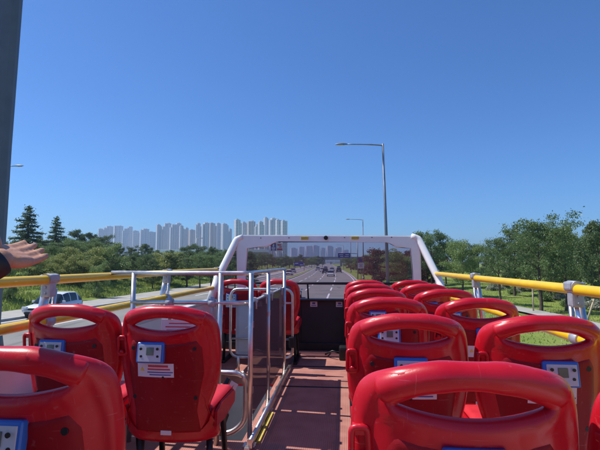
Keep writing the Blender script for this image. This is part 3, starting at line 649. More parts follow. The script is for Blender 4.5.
# side walls, leaning out towards the bottom
for s, xw in ((-1, LW), (1, RW)):
    x0 = xw+s*.04; x1 = xw+s*.10
    d = MB(); wh = .60 if s < 0 else .44; poly = [(x0, DZ+wh), (x0+s*.055, DZ+wh), (x1+s*.03, DZ), (x1+s*.03, .35), (x1-s*.03, .35), (x1-s*.03, DZ)]
    d.prism(poly, 'y', YB, YF-.15); bp_('side_wall', d, M['white'])
    d = MB(); d.box((x0+s*.03, (YB+YF-.2)/2, DZ+wh+.015), (.075, YF-.2-YB, .03), bev=.01); bp_('capping', d, M['greyp'])
    d = MB(); d.box((x0-s*.008, (YB+YF-.3)/2, DZ+.10), (.03, YF-.3-YB, .2), bev=.004); bp_('skirting', d, M['greyp'])
    # rails
    d = MB(); d.tube([(xw, YB, CZ-.107 if s > 0 else CZ-.082), (xw, 5.12, CZ-.125 if s > 0 else CZ-.088)], .0225, 20); bp_('handrail', d, M['yellow'], smooth=None)
    d = MB(); zz = .33 if s > 0 else .285; d.tube([(xw+s*.01, YB, CZ-zz), (xw+s*.01, 5.1, CZ-zz)], .0225, 20); bp_('handrail', d, M['yellow'])
    for y in (-2.5, -1.0, .55, 2.08, 3.56, 5.02):
        zt = CZ-(.108 if s > 0 else .082)
        d = MB(); d.tube([(xw+s*.075, y, DZ+wh-.02), (xw+s*.012, y, zt-.03)], .021, 12); d.tube([(xw+s*.03, y+.05, DZ+wh+.02), (xw+s*.005, y+.05, zt-.05)], .011, 8); pp = bp_('rail_post', d, M['steel'])
        d = MB(); d.tube([(xw, y-.036, zt-.001), (xw, y+.036, zt-.001)], .0275, 18); d.box((xw+s*.002, y, zt+.004), (.066, .066, .036), bev=.008); d.box((xw+s*.006, y, zt-.05), (.052, .05, .075), bev=.009); d.tube([(xw+s*.006, y-.025, zt-.04), (xw+s*.006, y-.031, zt-.04)], .006, 8); d.tube([(xw+s*.006, y-.025, zt-.07), (xw+s*.006, y-.031, zt-.07)], .006, 8); d.build('bracket', M['bracket'], pp)
        d = MB(); d.tube([(xw+s*.01, y-.03, CZ-zz), (xw+s*.01, y+.03, CZ-zz)], .030, 16); d.build('clamp', M['bracket'], pp)
        d = MB(); d.box((xw+s*.068, y, DZ+wh+.04), (.07, .10, .02), bev=.005); d.build('foot', M['bracket'], pp)
# front wall
d = MB(); d.box((BX, YF, (DZ+CZ-.46)/2), (2.62, .06, CZ-.46-DZ), bev=.01); bp_('front_wall', d, M['dark'])
d = MB(); d.box((BX, YF-.03, CZ-.452), (2.6, .14, .022), bev=.006); bp_('dash_ledge', d, M['black'])
d = MB(); d.box((BX, YF-.045, DZ+.045), (2.5, .03, .09), bev=.006); d.box((-.52, YF-.04, DZ+.3), (.02, .02, .56)); d.box((0.0, YF-.04, DZ+.3), (.02, .02, .56)); bp_('kick_trim', d, M['black'])
d = MB(); d.tube([(-1.25, 5.36, CZ-.252), (.86, 5.36, CZ-.252)], .015, 12); bp_('screen_bar', d, M['black'])
d = MB()
for x in (-.42, .38, -1.15, .80): d.tube([(x, 5.36, CZ-.25), (x, 5.47, CZ-.45)], .010, 8)
bp_('bar_strut', d, M['black'])
for x in (-.354, -.045):
    d = MB(); d.box((x, YF-.034, CZ-.505), (.085, .004, .062), bev=.001); q = bp_('notice', d, M['label'])
    d = MB(); d.box((x, YF-.038, CZ-.495), (.035, .003, .02)); d.box((x, YF-.038, CZ-.52), (.06, .003, .008)); d.build('print', M['ink_blue'], q)
# windscreen frame
d = MB(); FY = 5.2
def fx(px, py): X, z = at(px, py, FY); return X, z
poly = [(-1.235, CZ+.300), (-1.19, CZ+.318), (.77, CZ+.298), (.82, CZ+.285), (.87, CZ+.235), (.872, CZ-.35), (.782, CZ-.35), (.775, CZ+.165), (.60, CZ+.165), (.50, CZ+.236), (-.76, CZ+.250), (-.875, CZ+.176), (-1.125, CZ+.170), (-1.13, CZ-.35), (-1.222, CZ-.35), (-1.245, CZ+.235)]
d.prism(poly, 'y', FY-.035, FY+.035, bev=.012); fr = bp_('windscreen_frame', d, M['white'])
d = MB(); d.tube([(-.193, FY-.035, CZ+.276), (-.193, FY-.06, CZ+.276)], .024, 16); d.build('camera_dome', M['black'], fr)
for x in (-.437, .139): d = MB(); d.box((x, FY-.042, CZ+.274), (.085, .008, .034), bev=.002); d.build('yellow_sticker', M['yline'], fr)
for x in (-.95, -.62, 0.02, .33, .55): d = MB(); d.tube([(x, FY-.034, CZ+.278), (x, FY-.041, CZ+.278)], .006, 8); d.build('rivet', M['black'], fr)
# gasket below bar
d = MB(); d.box((-.13, FY, CZ+.238), (1.24, .02, .02)); d.build('gasket', M['black'], fr)
for s, xt, xb_, xw in ((-1, -1.235, -1.44, LW), (1, .845, 1.055, RW)):
    path = [(xb_, 4.80, DZ+.60), (xb_-s*.03, 4.98, CZ-.20), (xt+s*.03, FY-.03, CZ+.20), (xt, FY, CZ+.27), (xt-s*.07, FY, CZ+.292)]
    d = MB(); P = rounded(path, .035, 4); prev = None
    for i, p in enumerate(P):
        a = P[max(0, i-1)]; b = P[min(len(P)-1, i+1)]; t_ = (b-a).normalized(); nrm = Vector((0, 1, 0)); side = t_.cross(nrm).normalized()
        w = .035 if i < len(P)-3 else .03
        ring = [d.bm.verts.new(p+side*w*sx+nrm*.05*sy) for sx, sy in ((-1, -.7), (-.6, -1), (.6, -1), (1, -.7), (1, .7), (.6, 1), (-.6, 1), (-1, .7))]
        if prev:
            for k in range(8): d.bm.faces.new((prev[k], prev[(k+1) % 8], ring[(k+1) % 8], ring[k])).smooth = True
        else: d.bm.faces.new(ring)
        prev = ring
    d.bm.faces.new(prev[::-1]); bp_('pillar', d, M['white'])
    d = MB(); q = [(s*1.0, 0)]; xi = -1.222 if s < 0 else .872
    v = [d.bm.verts.new(p) for p in ((xi, FY, CZ-.35), (xb_-s*.02, 4.92, CZ-.35), (xt+s*.03, FY-.02, CZ+.2), (xi, FY, CZ+.22))]; d.bm.faces.new(v); bp_('quarter_panel', d, M['tinted'])
# glass
d = MB(); v = [d.bm.verts.new(p) for p in ((-1.24, 5.48, CZ-.45), (.88, 5.48, CZ-.45), (.82, FY+.03, CZ+.25), (-1.2, FY+.03, CZ+.25))]; d.bm.faces.new(v); bp_('windscreen', d, M['wsh'])
d = MB(); d.prism([(-1.30, CZ-.46), (-1.19, CZ-.46), (-1.13, CZ-.3), (-1.22, CZ-.3)], 'y', 5.25, 5.5); d.prism([(.88, CZ-.46), (.99, CZ-.46), (.87, CZ-.3), (.79, CZ-.3)], 'y', 5.25, 5.5); bp_('corner_filler', d, M['white'])
# lower hull
d = MB(); d.box((BX, YF+.05, 1.2), (2.55, .1, 1.7), bev=.04); d.box((BX, YB, 1.9), (2.62, .1, 3.1), bev=.03); d.box((BX, (YB+YF)/2, .42), (2.5, YF-YB-.1, .1)); bp_('hull', d, M['red'])
for x in (-1.2, .78):
    for y in (-2.2, 4.2): d = MB(); d.tube([(x-.14, y, .48), (x+.14, y, .48)], .48, 24); w_ = bp_('wheel', d, M['tyre']); d = MB(); d.tube([(x-.15, y, .48), (x+.15, y, .48)], .27, 18); d.build('rim', M['rim'], w_)
# edge trim of the aisle beside the stairs
d = MB(); d.box((-.50, 2.93, DZ+.006), (.022, .52, .012)); bp_('yellow_edge', d, M['yline'])
d = MB()
for y0, y1 in ((2.5, 5.3),): d.box((-.53, (y0+y1)/2, DZ+.02), (.03, y1-y0, .04), bev=.005)
bp_('edge_trim', d, M['steel'])
d = MB(); d.tube([(-.51, 2.5, DZ+.075), (-.51, 4.2, DZ+.075)], .014, 10)
for y in (2.55, 2.9, 3.25, 3.6, 4.15): d.box((-.52, y, DZ+.05), (.03, .05, .05), bev=.006)
bp_('kick_rail', d, M['steel'])
d = MB()
for y in (1.95, 3.88, 4.62): d.box((-.24, y, DZ+.002), (.62, .02, .006), bev=.001)
bp_('floor_joint', d, M['black'])
# loudspeaker-like box and cable by the front right seat
d = MB(); d.box((.02, 5.0, DZ+.07), (.14, .16, .14), bev=.02); o = d.build('equipment_box', M['black']); tag(o, 'small black box on the deck at the foot of the front-right seat', 'box')
d = MB(); d.tube([(-.03, 5.0, DZ+.06), (-.12, 4.98, DZ+.09), (-.20, 5.1, DZ+.03), (-.16, 5.3, DZ+.015)], .010, 8); d.build('cable', M['black'], o)

# stairwell guard
g = empty('stair_guard', (0, 0, DZ), 0, 'stainless steel guard rail with smoked panels around the stairwell', 'guard rail')
def zz(z): return z-DZ
T = CZ-.066-DZ; L2 = CZ-.24-DZ; GY = 2.63; GX = -.54
d = MB(); d.tube([(LW+.02, GY, T)]+rounded([(-.9, GY, T), (GX, GY, T), (GX, 4.22, T)], .05), .0135, 14); d.build('top_rail', M['steel'], g, None)
d = MB(); d.tube([(-1.27, GY-.005, L2)]+rounded([(-.9, GY-.005, L2), (GX-.01, GY-.005, L2), (GX-.01, 4.2, L2)], .12, 8), .012, 14); d.build('middle_rail', M['steel'], g)
d = MB(); d.tube(rounded([(-.98, GY+.03, .40), (-.60, GY+.03, .40), (-.575, GY+.05, .36), (-.575, GY+.04, .12), (-.66, GY+.04, .05), (-.85, GY+.04, .05)], .05), .017, 12); d.build('lower_rail', M['steel'], g)
d = MB(); d.tube([(-1.26, GY, .0), (-1.26, GY, T)], .0145, 14); d.build('post', M['steel'], g)
d = MB(); d.tube([(-.735, GY, .0), (-.722, GY, T)], .0165, 14); d.build('post', M['steel'], g)
for y in (2.63, 3.25, 4.15): d = MB(); d.tube([(GX, y, .0), (GX, y, T)], .0145, 14); d.box((GX, y, .006), (.07, .07, .012), bev=.003); d.build('post', M['steel'], g)
d = MB()
for x in (-1.03, -.77): d = MB(); d.tube([(x-.02, GY-.005, L2), (x+.02, GY-.005, L2)], .024, 12); d.tube([(x, GY-.005, L2), (x, GY-.005, L2+.035)], .012, 8); d.tube([(x, GY, L2), (x, GY, L2-.10)], .010, 8); d.build('clamp', M['bracket'], g)
for y in (2.78, 3.15, 3.4, 3.95): d = MB(); d.tube([(GX-.01, y-.02, L2), (GX-.01, y+.02, L2)], .022, 12); d.tube([(GX, y, L2), (GX, y, L2-.05)], .009, 8); d.build('clamp', M['bracket'], g)
for a, b in ((2.672, 3.237), (3.292, 4.137)):
    d = MB(); d.box((GX, (a+b)/2, .48), (.006, b-a, .66)); q = d.build('panel', M['panel'], g)
    for y in (a-.01, b+.01):
        for z in (.30, .68): d = MB(); d.box((GX, y, z), (.018, .05, .04), bev=.004); d.build('clip', M['steel'], q)
d = MB(); d.box((-1.0, GY+.03, .20), (.52, .006, .34)); d.build('lower_panel', M['panel'], g)
d = MB(); d.box((-.965, GY+.012, .645), (.24, .004, .13), bev=.001); q = d.build('notice_board', M['signw'], g)
for k, (w_, z_) in enumerate(((.16, .685), (.19, .665), (.18, .645), (.19, .625), (.12, .605))):
    d = MB(); d.box((-.965+(.2-w_)*.2, GY+.009, z_), (w_, .002, .006)); d.build('print', M['ink_red'], q)
# strap hanging on the guard and white tag
d = MB(); d.tube([(-.66, GY-.03, .385), (-.70, GY-.05, .30), (-.665, GY-.04, .18), (-.70, GY-.03, .08)], [.012, .018, .014, .01], 8); o = d.build('strap', M['black']); tag(o, 'black strap hanging from the low rail by the stairs', 'strap'); o.location = (0, 0, DZ)
d = MB(); d.box((-.635, GY-.05, .335), (.045, .006, .07), rot=(0, .5, 0), bev=.002); q = d.build('white_tag', M['label'], o)

# rounded loop frame ahead of the stairs
g = empty('loop_barrier', (0, 4.30, DZ), 0, 'round-cornered steel loop with grey panel in front of the front-left seats', 'barrier')
d = MB(); xa, xb2 = -1.08, -.48
pts = rounded([(-.78, 0, .79), (xa, 0, .79), (xa, 0, .15), (xb2, 0, .15), (xb2, 0, .79), (-.78, 0, .79)], .08, 6)[:-1]
d.tube(pts, .0125, 12, closed=True); d.build('loop', M['steel'], g)
for x in (-1.0, -.56): d = MB(); d.tube([(x, 0, 0), (x, 0, .16)], .015, 10); d.build('leg', M['steel'], g)
d = MB(); d.tube([(xa, 0, .66), (xb2, 0, .66)], .009, 8); d.tube([(xa, 0, .32), (xb2, 0, .32)], .009, 8); d.build('crossbar', M['steel'], g)
d = MB(); d.box((-.80, .03, .41), (.46, .012, .48), bev=.03); q = d.build('infill_panel', M['greyp'], g)
d = MB(); d.box((-.92, .022, .43), (.05, .004, .012), rot=(0, -.6, 0)); d.build('sticker', M['label'], q)
d = MB(); d.box((xb2-.005, -.03, .30), (.05, .05, .10), bev=.01); d.build('latch', M['black'], g)

# ------------------------------------------------------------------ seats
def Ssurf(x, z):
    y = -(z-.45)*.13 + 1.0*x*x
    a = min(1, max(0, (abs(x)-.125)/.09)); y += .032*a*a*(3-2*a)
    b = min(1, max(0, (.50-z)/.2)); y += .03*b*b
    return y
HALF = [(0, .872), (.05, .871), (.09, .867), (.125, .860), (.155, .849), (.18, .834), (.198, .812), (.208, .78), (.213, .735), (.215, .68), (.213, .62), (.205, .56), (.190, .505), (.172, .455), (.176, .42), (.192, .385), (.200, .35), (.198, .32), (.17, .305), (.1, .30), (0, .30)]
def dense(P, k=3):
    out = []
    for i in range(len(P)-1):
        p0 = P[max(0, i-1)]; p1 = P[i]; p2 = P[i+1]; p3 = P[min(len(P)-1, i+2)]
        for j in range(k):
            t = j/k; out.append(tuple(.5*((2*p1[c])+(-p0[c]+p2[c])*t+(2*p0[c]-5*p1[c]+4*p2[c]-p3[c])*t*t+(-p0[c]+3*p1[c]-3*p2[c]+p3[c])*t**3) for c in (0, 1)))
    return out+[P[-1]]
hd = dense(HALF, 3)
outl = hd+[(-x, z) for x, z in hd[-2:0:-1]]      # clockwise from the top centre
N = len(outl)
ku = [i for i, (x, z) in enumerate(hd) if z > .80][-1]    # index of the shoulder: top arch above it
def lens(t):     # t 0..1 right half from top centre to bottom centre
    q = 2*t if t < .5 else 2-2*t; x = .130*math.sin(q*math.pi/2); k = (x/.130)**2
    return (x, .826-.034*k) if t < .5 else (x, .774+.018*k)
inn_h = []
for i in range(len(hd)):
    t = .5*(i/ku) if i <= ku else .5+.5*((i-ku)/(len(hd)-1-ku))**.75
    inn_h.append(lens(min(1, t)))
inn = inn_h+[(-x, z) for x, z in inn_h[-2:0:-1]]
def make_seat(dev_x, lab_x):
    root = empty('bus_seat', (0, 0, -20))
    s = MB(); nr = 14; ringsV = []
    for (ox, oz), (ix, iz) in zip(outl, inn):
        Lr = math.hypot(ox-ix, oz-iz); r = min(.024, Lr/2*.98); row = []
        svals = []
        for j in range(nr+1):
            q = j/nr; sd = .5-.5*math.cos(q*math.pi); svals.append(sd)
        for side in (-1, 1):
            for j in (range(nr+1) if side < 0 else range(nr-1, 0, -1)):
                sd = svals[j]; x = ix+(ox-ix)*sd; z = iz+(oz-iz)*sd; de = min(sd, 1-sd)*Lr
                th = r*math.sqrt(max(0, 1-((r-min(de, r))/r)**2))
                if de > .03: th -= .009*min(1, (de-.03)/.012)
                row.append(s.bm.verts.new((x, Ssurf(x, z)+side*th, z)))
        ringsV.append(row)
    m_ = len(ringsV[0])
    for i in range(N):
        A, B = ringsV[i], ringsV[(i+1) % N]
        for k in range(m_): s.bm.faces.new((A[k], A[(k+1) % m_], B[(k+1) % m_], B[k])).smooth = True
    sh = s.build('back_shell', M['red'], root)
    # handle sleeve over the top arch
    hp = []
    for i in range(-ku+4, ku-3):
        (ox, oz), (ix, iz) = outl[i % N], inn[i % N]; x, z = (ox+ix)/2, (oz+iz)/2; hp.append((x, Ssurf(x, z), z))
    s = MB(); rad = []
    for i in range(-ku+4, ku-3):
        (ox, oz), (ix, iz) = outl[i % N], inn[i % N]; rad.append(min(.026, math.hypot(ox-ix, oz-iz)/2)+.0022)
    s.tube(hp, rad, 20); s.build('handle', M['red'], root)
    # rear panel plate
    s = MB()
    def pf(u, v):
        z0 = .345; hw = interp(z0+(.742-z0)*v, [(.3, .150), (.45, .135), (.6, .165), (.70, .160), (.735, .140), (.76, .12)])
        x = (u*2-1)*hw; z1 = .742-.020*(1-(x/.15)**2); z = z0+(z1-z0)*v
        e = min(u, 1-u)*2*hw; e2 = min(v, 1-v)*(z1-z0); ed = min(e, e2)
        off = .010+.0095*min(1, ed/.012)**.6
        return (x, Ssurf(x, z)-off, z)
    s.grid(pf, 30, 40); pl = s.build('back_panel', M['redd'], root)
    for x, z in ((-.128, .70), (.128, .70), (-.128, .50), (.128, .50), (0, .585)):
        k = MB(); y = Ssurf(x, z)-.018; k.tube([(x, y, z), (x, y-.004, z)], .008 if x else .005, 12); k.build('screw', M['black'], pl)
    k = MB(); y = Ssurf(0, .35)-.02; k.box((0, y-.002, .352), (.045, .004, .018), bev=.001); k.build('number_tag', M['label'], pl)
    # audio device
    dx, dzc = dev_x, .686; y = Ssurf(dx, dzc)-.022
    k = MB(); k.box((dx, y-.004, dzc), (.112, .026, .082), rot=(-.13, 0, 0), bev=.009, seg=3); dv = k.build('audio_unit', M['blue'], root)
    k = MB(); k.box((dx, y-.0185, dzc), (.094, .004, .066), rot=(-.13, 0, 0), bev=.0015); k.build('face_plate', M['face'], dv)
    k = MB(); k.box((dx+.002, y-.0212, dzc+.008), (.030, .003, .030), rot=(-.13, 0, 0), bev=.001); k.build('screen', M['lcd'], dv)
    for bx, bz in ((-.034, .018), (-.034, -.012), (.034, .018), (.034, -.012)):
        k = MB(); yy = y-.0212+(bz)*-.13; k.tube([(dx+bx, yy, dzc+bz), (dx+bx, yy-.003, dzc+bz)], .0055, 10); k.build('button', M['black'], dv)
    k = MB(); k.box((dx+.002, y-.0205+.002, dzc-.021), (.034, .003, .014), rot=(-.13, 0, 0)); k.build('blue_patch', M['blue'], dv)
    # warning label
    lz = .613; lx = lab_x
    k = MB()
    def lf(u, v):
        x = lx+(u-.5)*.155; z = lz+(v-.5)*.056; return (x, Ssurf(x, z)-.0212, z)
    k.grid(lf, 8, 3); lb_ = k.build('warning_label', M['label'], root)
    def bar(x, z, w, h, m_, nm):
        k = MB(); 
        def ff(u, v):
            X = lx+x+(u-.5)*w; Z = lz+z+(v-.5)*h; return (X, Ssurf(X, Z)-.0222, Z)
        k.grid(ff, 5, 1); k.build(nm, m_, lb_)
    bar(.012, .017, .085, .0085, M['ink_red'], 'heading'); bar(.015, .004, .095, .006, M['ink_red'], 'heading')
    bar(.020, -.008, .108, .0045, M['ink_blue'], 'text_line'); bar(.020, -.018, .090, .0045, M['ink_blue'], 'text_line')
    k = MB(); tri = [(-.066, -.004), (-.048, -.004), (-.057, .013)]; v = []
    for a, b_ in tri: v.append(k.bm.verts.new((lx+a, Ssurf(lx+a, lz+b_)-.0222, lz+b_)))
    k.bm.faces.new(v); k.build('warning_triangle', M['ink_y'], lb_)
    # slotted bracket on the left shoulder side
    k = MB(); cx, cz_ = -.196, .70; ring = rounded([(cx, 0, cz_+.038), (cx-.016, 0, cz_+.038), (cx-.018, 0, cz_-.038), (cx+.018, 0, cz_-.038), (cx+.014, 0, cz_+.038), (cx, 0, cz_+.038)], .010, 3)[:-1]
    yb = Ssurf(cx, cz_)-.030; k.tube([(p.x, yb-(p.z-cz_)*.13, p.z) for p in ring], .0065, 8, closed=True); k.box((cx, yb+.012, cz_+.03), (.03, .03, .018), bev=.004); k.box((cx, yb+.012, cz_-.034), (.036, .03, .014), bev=.004)
    k.tube([(cx, yb, cz_-.02), (cx, yb-.008, cz_-.03)], .010, 10); k.build('side_bracket', M['red'], root)
    # cushion
    k = MB(); k.box((0, .215, .42), (.37, .35, .07), bev=.03, seg=4); k.build('seat_cushion', M['redc'], root, True)
    def pan(u, v):
        a = (u*2-1); x = a*.190; y = .03+v*.36; return (x, y, .40+.05*abs(a)**5 - .10*(1-abs(a)**4)**.5*.6)
    k = MB(); k.grid(pan, 18, 8); pm = k.build('seat_pan', M['red'], root)
    for sx in (-1, 1):
        k = MB(); k.prism([(.05, .36), (.06, .43), (.14, .445), (.36, .44), (.39, .42), (.38, .37), (.2, .35)], 'x', sx*.184, sx*.198, bev=.006); k.build('side_bolster', M['red'], root)
        k = MB(); k.tube(rounded([(sx*.16, .38, .015), (sx*.15, .33, .33), (sx*.15, .06, .33)], .05), .014, 10); k.tube([(sx*.16, .10, .015), (sx*.15, .12, .33)], .014, 10); k.box((sx*.16, .24, .012), (.05, .40, .024), bev=.005); k.build('leg', M['black'], root)
    k = MB(); k.tube([(-.15, .2, .33), (.15, .2, .33)], .012, 8); k.tube([(-.15, .33, .33), (.15, .33, .33)], .012, 8); k.build('cross_member', M['black'], root)
    return root
protoL = make_seat(-.045, -.032); protoR = make_seat(.0, .01); protoO = make_seat(.03, .01)
usedp = {}
def seat(proto, x, y, label, group, rz=0):
    o = copy_tree(proto) if proto.name in usedp else proto; usedp[proto.name] = 1
    o.location = (x, y, DZ); o.rotation_euler = (0, 0, rz); tag(o, label, 'bus seat', group)
pR, pO, pL = protoR, protoO, protoL
rows = [.89, 1.64, 2.37, 3.10, 3.83, 4.56]; nm = ['nearest', 'second', 'third', 'fourth', 'fifth', 'front']
for i, y in enumerate(rows):
    l_ = 'large red seat back nearest the camera, bottom right of the photo' if i == 0 else f'red seat beside the aisle in the right block, {nm[i]} row from the camera' if i < 5 else 'red seat beside the aisle in the right block, front row'
    o = None
    seat(protoR, .226, y, l_, 'red seats in the right block')
    l_ = 'red seat back cut by the right edge of the photo, nearest row' if i == 0 else f'red seat by the right handrail, {nm[i]} row from the camera' if i < 5 else 'red seat by the right handrail, front row'
    seat(protoO, .672, y-.01, l_, 'red seats in the right block')
gl_ = 'red seats in the left block'
seat(protoR, -.705, .95, 'large red seat back cut by the lower left corner of the photo', gl_)
seat(protoL, -.728, 1.84, 'red seat in front of the steel stair guard, with its warning label in full view', gl_)
seat(protoL, -1.165, 1.86, 'red seat by the left handrail, below the white SUV', gl_)
seat(protoL, -.66, 4.64, 'front-left red seat beside the aisle, beyond the stair guard', gl_)
seat(protoL, -1.10, 4.64, 'front-left red seat by the side wall, behind the steel bars', gl_)
seat(protoL, -.745, .04, 'red seat the person with the outstretched hand sits on', gl_)

# ------------------------------------------------------------------ the person: arm reaching in from the left
def skin_mesh(name, chains, voxel):
    me_all = bmesh.new()
    for pts, rad in chains:
        me = bpy.data.meshes.new('tmp'); me.from_pydata([tuple(p) for p in pts], [(i, i+1) for i in range(len(pts)-1)], [])
        ob = bpy.data.objects.new('tmp', me); col.objects.link(ob); md = ob.modifiers.new('s', 'SKIN')
        for i, v in enumerate(me.skin_vertices[0].data):
            r = rad[i]; v.radius = r if isinstance(r, tuple) else (r, r); v.use_root = (i == 0)
        sb = ob.modifiers.new('b', 'SUBSURF'); sb.levels = 2; sb.render_levels = 2
        dg = bpy.context.evaluated_depsgraph_get(); dg.update(); ev = bpy.data.meshes.new_from_object(ob.evaluated_get(dg)); me_all.from_mesh(ev)
        bpy.data.objects.remove(ob); bpy.data.meshes.remove(ev)
    me = bpy.data.meshes.new(name); me_all.to_mesh(me); me_all.free(); ob = bpy.data.objects.new(name, me); col.objects.link(ob)
    rm = ob.modifiers.new('r', 'REMESH'); rm.mode = 'VOXEL'; rm.voxel_size = voxel; sm = ob.modifiers.new('m', 'SMOOTH'); sm.iterations = 3; sm.factor = .5
    dg = bpy.context.evaluated_depsgraph_get(); dg.update(); ev = bpy.data.meshes.new_from_object(ob.evaluated_get(dg)); bpy.data.objects.remove(ob)
    for p in ev.polygons: p.use_smooth = True
    ev.name = name; return ev
V = Vector
def W3(x, y, z): return V((x, y, CZ+z))
sh = W3(-.905, .40, -.05); elb = W3(-.815, .68, -.15); wr = W3(-.712, .875, .004)
fd = (wr-elb).normalized()
hdir = V((-.20, .96, .17)).normalized()                 # where the hand points
up = V((-.86, -.2, .50)); up = (up-hdir*up.dot(hdir)).normalized()   # the thumb side
pn = up.cross(hdir).normalized()                        # palm normal, up and towards the aisle
if pn.x < 0: pn = -pn
chains = []
px_, py_ = -.745, .30                                   # pelvis
pel = W3(px_, .24, -.53)
chains.append(([pel, W3(px_, .25, -.38), W3(px_-.01, .29, -.22), W3(px_-.01, .33, -.06), W3(px_-.01, .35, .02), W3(px_-.01, .36, .08), W3(px_-.01, .375, .15), W3(px_-.01, .38, .22)],
    [(.15, .11), (.145, .10), (.15, .105), (.155, .10), (.10, .07), (.055, .055), (.075, .085), (.062, .075)]))
for s in (-1, 1):
    chains.append(([pel+V((s*.08, .02, 0)), pel+V((s*.11, .30, .03)), pel+V((s*.11, .40, .0)), pel+V((s*.11, .36, -.22)), pel+V((s*.11, .34, -.43)), pel+V((s*.11, .42, -.46))], [.085, .07, .056, .05, .035, .032]))
chains.append(([W3(px_+.05, .35, -.04), W3(px_+.17, .34, -.05), W3(px_+.22, .36, -.28), W3(px_+.14, .54, -.42), W3(px_+.11, .60, -.44)], [.06, .055, .042, .028, .03]))
mid = wr.lerp(elb, .5)
chains.append(([W3(px_-.06, .35, -.04), sh, sh.lerp(elb, .5), elb, elb.lerp(wr, .3), elb.lerp(wr, .7), wr, wr+hdir*.03], [.06, .056, .047, .041, .043, .034, .027, .027]))
# palm: a few side-by-side rods make a flat palm
palm_c = wr+hdir*.05
for k, o_ in enumerate((-.030, -.010, .011, .030)):
    base = wr+hdir*.018+up*o_*.55; end = wr+hdir*(.098-.004*abs(k-2))+up*o_*1.0-pn*.004
    chains.append(([base, base.lerp(end, .5)+pn*.0, end], [.0165, .0155, .012]))
    Ls = (.062, .078, .083, .076)[k]; spread = up*(o_*1.3)*1.0
    fdv = (hdir+spread*1.2+V((0, 0, (.02, .0, -.01, -.03)[k]))).normalized(); cur = pn*(.16, .12, .12, .10)[k]
    p = [end-hdir*.01, end+fdv*Ls*.12]; q = p[-1]
    p2 = q+fdv*Ls*.42; p3 = p2+(fdv+cur).normalized()*Ls*.30; p4 = p3+(fdv+cur*2.0).normalized()*Ls*.24
    chains.append(([p[0], q, p2, p3, p4], [.0105, .0098, .0092, .0086, .0070]))
tb = wr+hdir*.025+up*.028+pn*.008
chains.append(([tb, tb+(hdir*.5+up*.6+pn*.35)*.045, tb+(hdir*.55+up*.6+pn*.35)*.080, tb+(hdir*.62+up*.58+pn*.32)*.105], [.018, .0135, .011, .0085]))
fy = W3(px_-.01, .43, .185)
chains.append(([fy+V((0, .02, .0)), fy+V((0, .045, -.01))], [.014, .011]))   # nose
for s in (-1, 1): chains.append(([W3(px_-.01+s*.07, .375, .19), W3(px_-.01+s*.083, .37, .175)], [.012, .010]))   # ears
body = skin_mesh('person', chains, .0042); body.materials.append(M['skin'])
po = bpy.data.objects.new('person', body); col.objects.link(po)
tag(po, 'person at the left edge holding out an open hand wearing a dark watch', 'person')
def clothe(name, chains, m):
    me = skin_mesh(name, chains, .010); me.materials.append(m); o = bpy.data.objects.new(name, me); col.objects.link(o); o.parent = po
clothe('shirt', [([pel+V((0, 0, -.02)), W3(px_, .25, -.38), W3(px_-.01, .29, -.22), W3(px_-.01, .33, -.06), W3(px_-.01, .35, .015)], [(.165, .125), (.158, .113), (.163, .118), (.168, .113), (.115, .085)]),
    ([W3(px_-.06, .35, -.04), sh, sh.lerp(elb, .55)], [.072, .068, .062]), ([W3(px_+.05, .35, -.04), W3(px_+.17, .34, -.05), W3(px_+.20, .35, -.17)], [.07, .066, .058])], M['shirt'])
clothe('trousers', [([pel+V((s*.08, .0, 0)), pel+V((s*.11, .30, .03)), pel+V((s*.11, .41, .0)), pel+V((s*.11, .37, -.22)), pel+V((s*.11, .345, -.40))], [.10, .084, .07, .064, .05]) for s in (-1, 1)], M['trousers'])
clothe('hair', [([W3(px_-.01, .35, .16), W3(px_-.01, .355, .23), W3(px_-.01, .37, .255)], [(.085, .07), (.082, .075), (.055, .06)])], M['hair'])
for s in (-1, 1):
    k = MB(); k.box(tuple(pel+V((s*.11, .40, -.485))), (.09, .25, .07), bev=.03, seg=3); k.build('shoe', M['black'], po, True)
    k = MB(); bmesh.ops.create_uvsphere(k.bm, u_segments=12, v_segments=8, radius=.011, matrix=Matrix.Translation(W3(px_-.01+s*.03, .448, .195))); k.build('eye', M['label'], po, True)
k = MB(); k.box(tuple(W3(px_-.01, .455, .12)), (.045, .012, .010), bev=.004); k.build('mouth', M['ink_red'], po, True)
# watch
wt_c = wr-fd*.012; wa = empty('wrist_watch', (0, 0, 0), 0, 'dark watch with wide band on the outstretched wrist', 'watch')
k = MB(); e1 = up-fd*up.dot(fd); e1.normalize(); e2 = fd.cross(e1).normalized()
prev = None; nsg = 28; first = None
for i in range(nsg):
    a = i*2*math.pi/nsg; rad_ = e1*math.cos(a)+e2*math.sin(a)
    row = [k.bm.verts.new(wt_c+rad_*rr_+fd*hh) for rr_, hh in ((.0300, -.014), (.0335, -.012), (.0345, 0), (.0335, .012), (.0300, .014))]
    if prev:
        for j in range(4): k.bm.faces.new((prev[j], prev[j+1], row[j+1], row[j])).smooth = True
    else: first = row
    prev = row
for j in range(4): k.bm.faces.new((prev[j], prev[j+1], first[j+1], first[j])).smooth = True
k.build('band', M['band'], wa)
k = MB(); cc = wt_c-pn*.036; k.tube([cc+pn*.006, cc-pn*.007], [.021, .020], 20); k.build('case', M['black'], wa)
k = MB(); k.tube([cc-pn*.0072, cc-pn*.0085], .017, 20); k.build('dial', M['lcd'], wa)

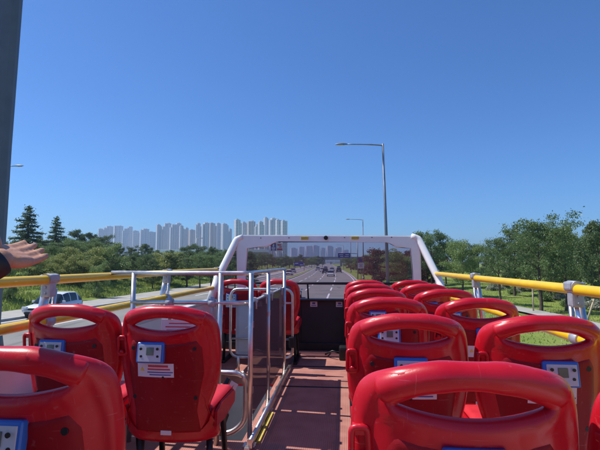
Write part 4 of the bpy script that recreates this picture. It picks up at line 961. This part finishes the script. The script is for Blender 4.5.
# ------------------------------------------------------------------ light, sky, haze, camera
# unused tree prototypes are planted at first use; drop any left below ground
for o in list(bpy.data.objects):
    if o.parent is None and o.location.z < -15:
        for c_ in kids(o): bpy.data.objects.remove(c_)
        bpy.data.objects.remove(o)
to_sun = V((-.63, .07, 1)).normalized()
sun = bpy.data.lights.new('sun', 'SUN'); sun.energy = 4.2; sun.angle = R(.53); sun.color = (1, .955, .88)
so = bpy.data.objects.new('sun', sun); col.objects.link(so); so.rotation_euler = to_sun.to_track_quat('Z', 'Y').to_euler(); so.location = (0, 0, 30)
w = bpy.data.worlds.new('World'); sc.world = w; w.use_nodes = True; nt = w.node_tree; bg = nt.nodes['Background']
sky = nt.nodes.new('ShaderNodeTexSky'); sky.sky_type = 'NISHITA'; sky.sun_disc = False
sky.sun_elevation = math.asin(to_sun.z); sky.sun_rotation = math.atan2(to_sun.x, to_sun.y)
sky.altitude = 50; sky.air_density = 1.0; sky.dust_density = .35; sky.ozone_density = 3.0
tn = nt.nodes.new('ShaderNodeMix'); tn.data_type = 'RGBA'; tn.blend_type = 'MULTIPLY'; tn.inputs[0].default_value = 1; tn.clamp_result = False
tn.inputs[7].default_value = (.51, .90, 1.43, 1); nt.links.new(sky.outputs[0], tn.inputs[6]); nt.links.new(tn.outputs[2], bg.inputs[0]); bg.inputs[1].default_value = .078
HZ = True
if HZ:
    h = MB(); h.box((-100, 1150, 60), (5200, 2900, 122)); m = bpy.data.materials.new('haze_air'); t, n, l = nodes(m); n.remove(n['Principled BSDF'])
    pv = n.new('ShaderNodeVolumePrincipled'); pv.inputs['Color'].default_value = (.62, .80, 1, 1); pv.inputs['Density'].default_value = .00032; pv.inputs['Anisotropy'].default_value = .3
    l.new(pv.outputs[0], n['Material Output'].inputs['Volume']); tag(h.build('haze', m), 'pale blue haze in the air', 'haze', kind='stuff')
cam = bpy.data.cameras.new('camera'); co = bpy.data.objects.new('camera', cam); col.objects.link(co); sc.camera = co
co.location = (0, 0, CZ); co.rotation_euler = (R(90)+PIT, 0, YAW); cam.sensor_width = 36; cam.lens = 36*450/600; cam.clip_end = 8000; cam.clip_start = .05
vs = sc.view_settings; vs.view_transform = 'Standard'; vs.look = 'None'; vs.exposure = .38; vs.gamma = 1; vs.use_curve_mapping = False
sc.cycles.max_bounces = 8; sc.cycles.transparent_max_bounces = 16; sc.cycles.volume_bounces = 0
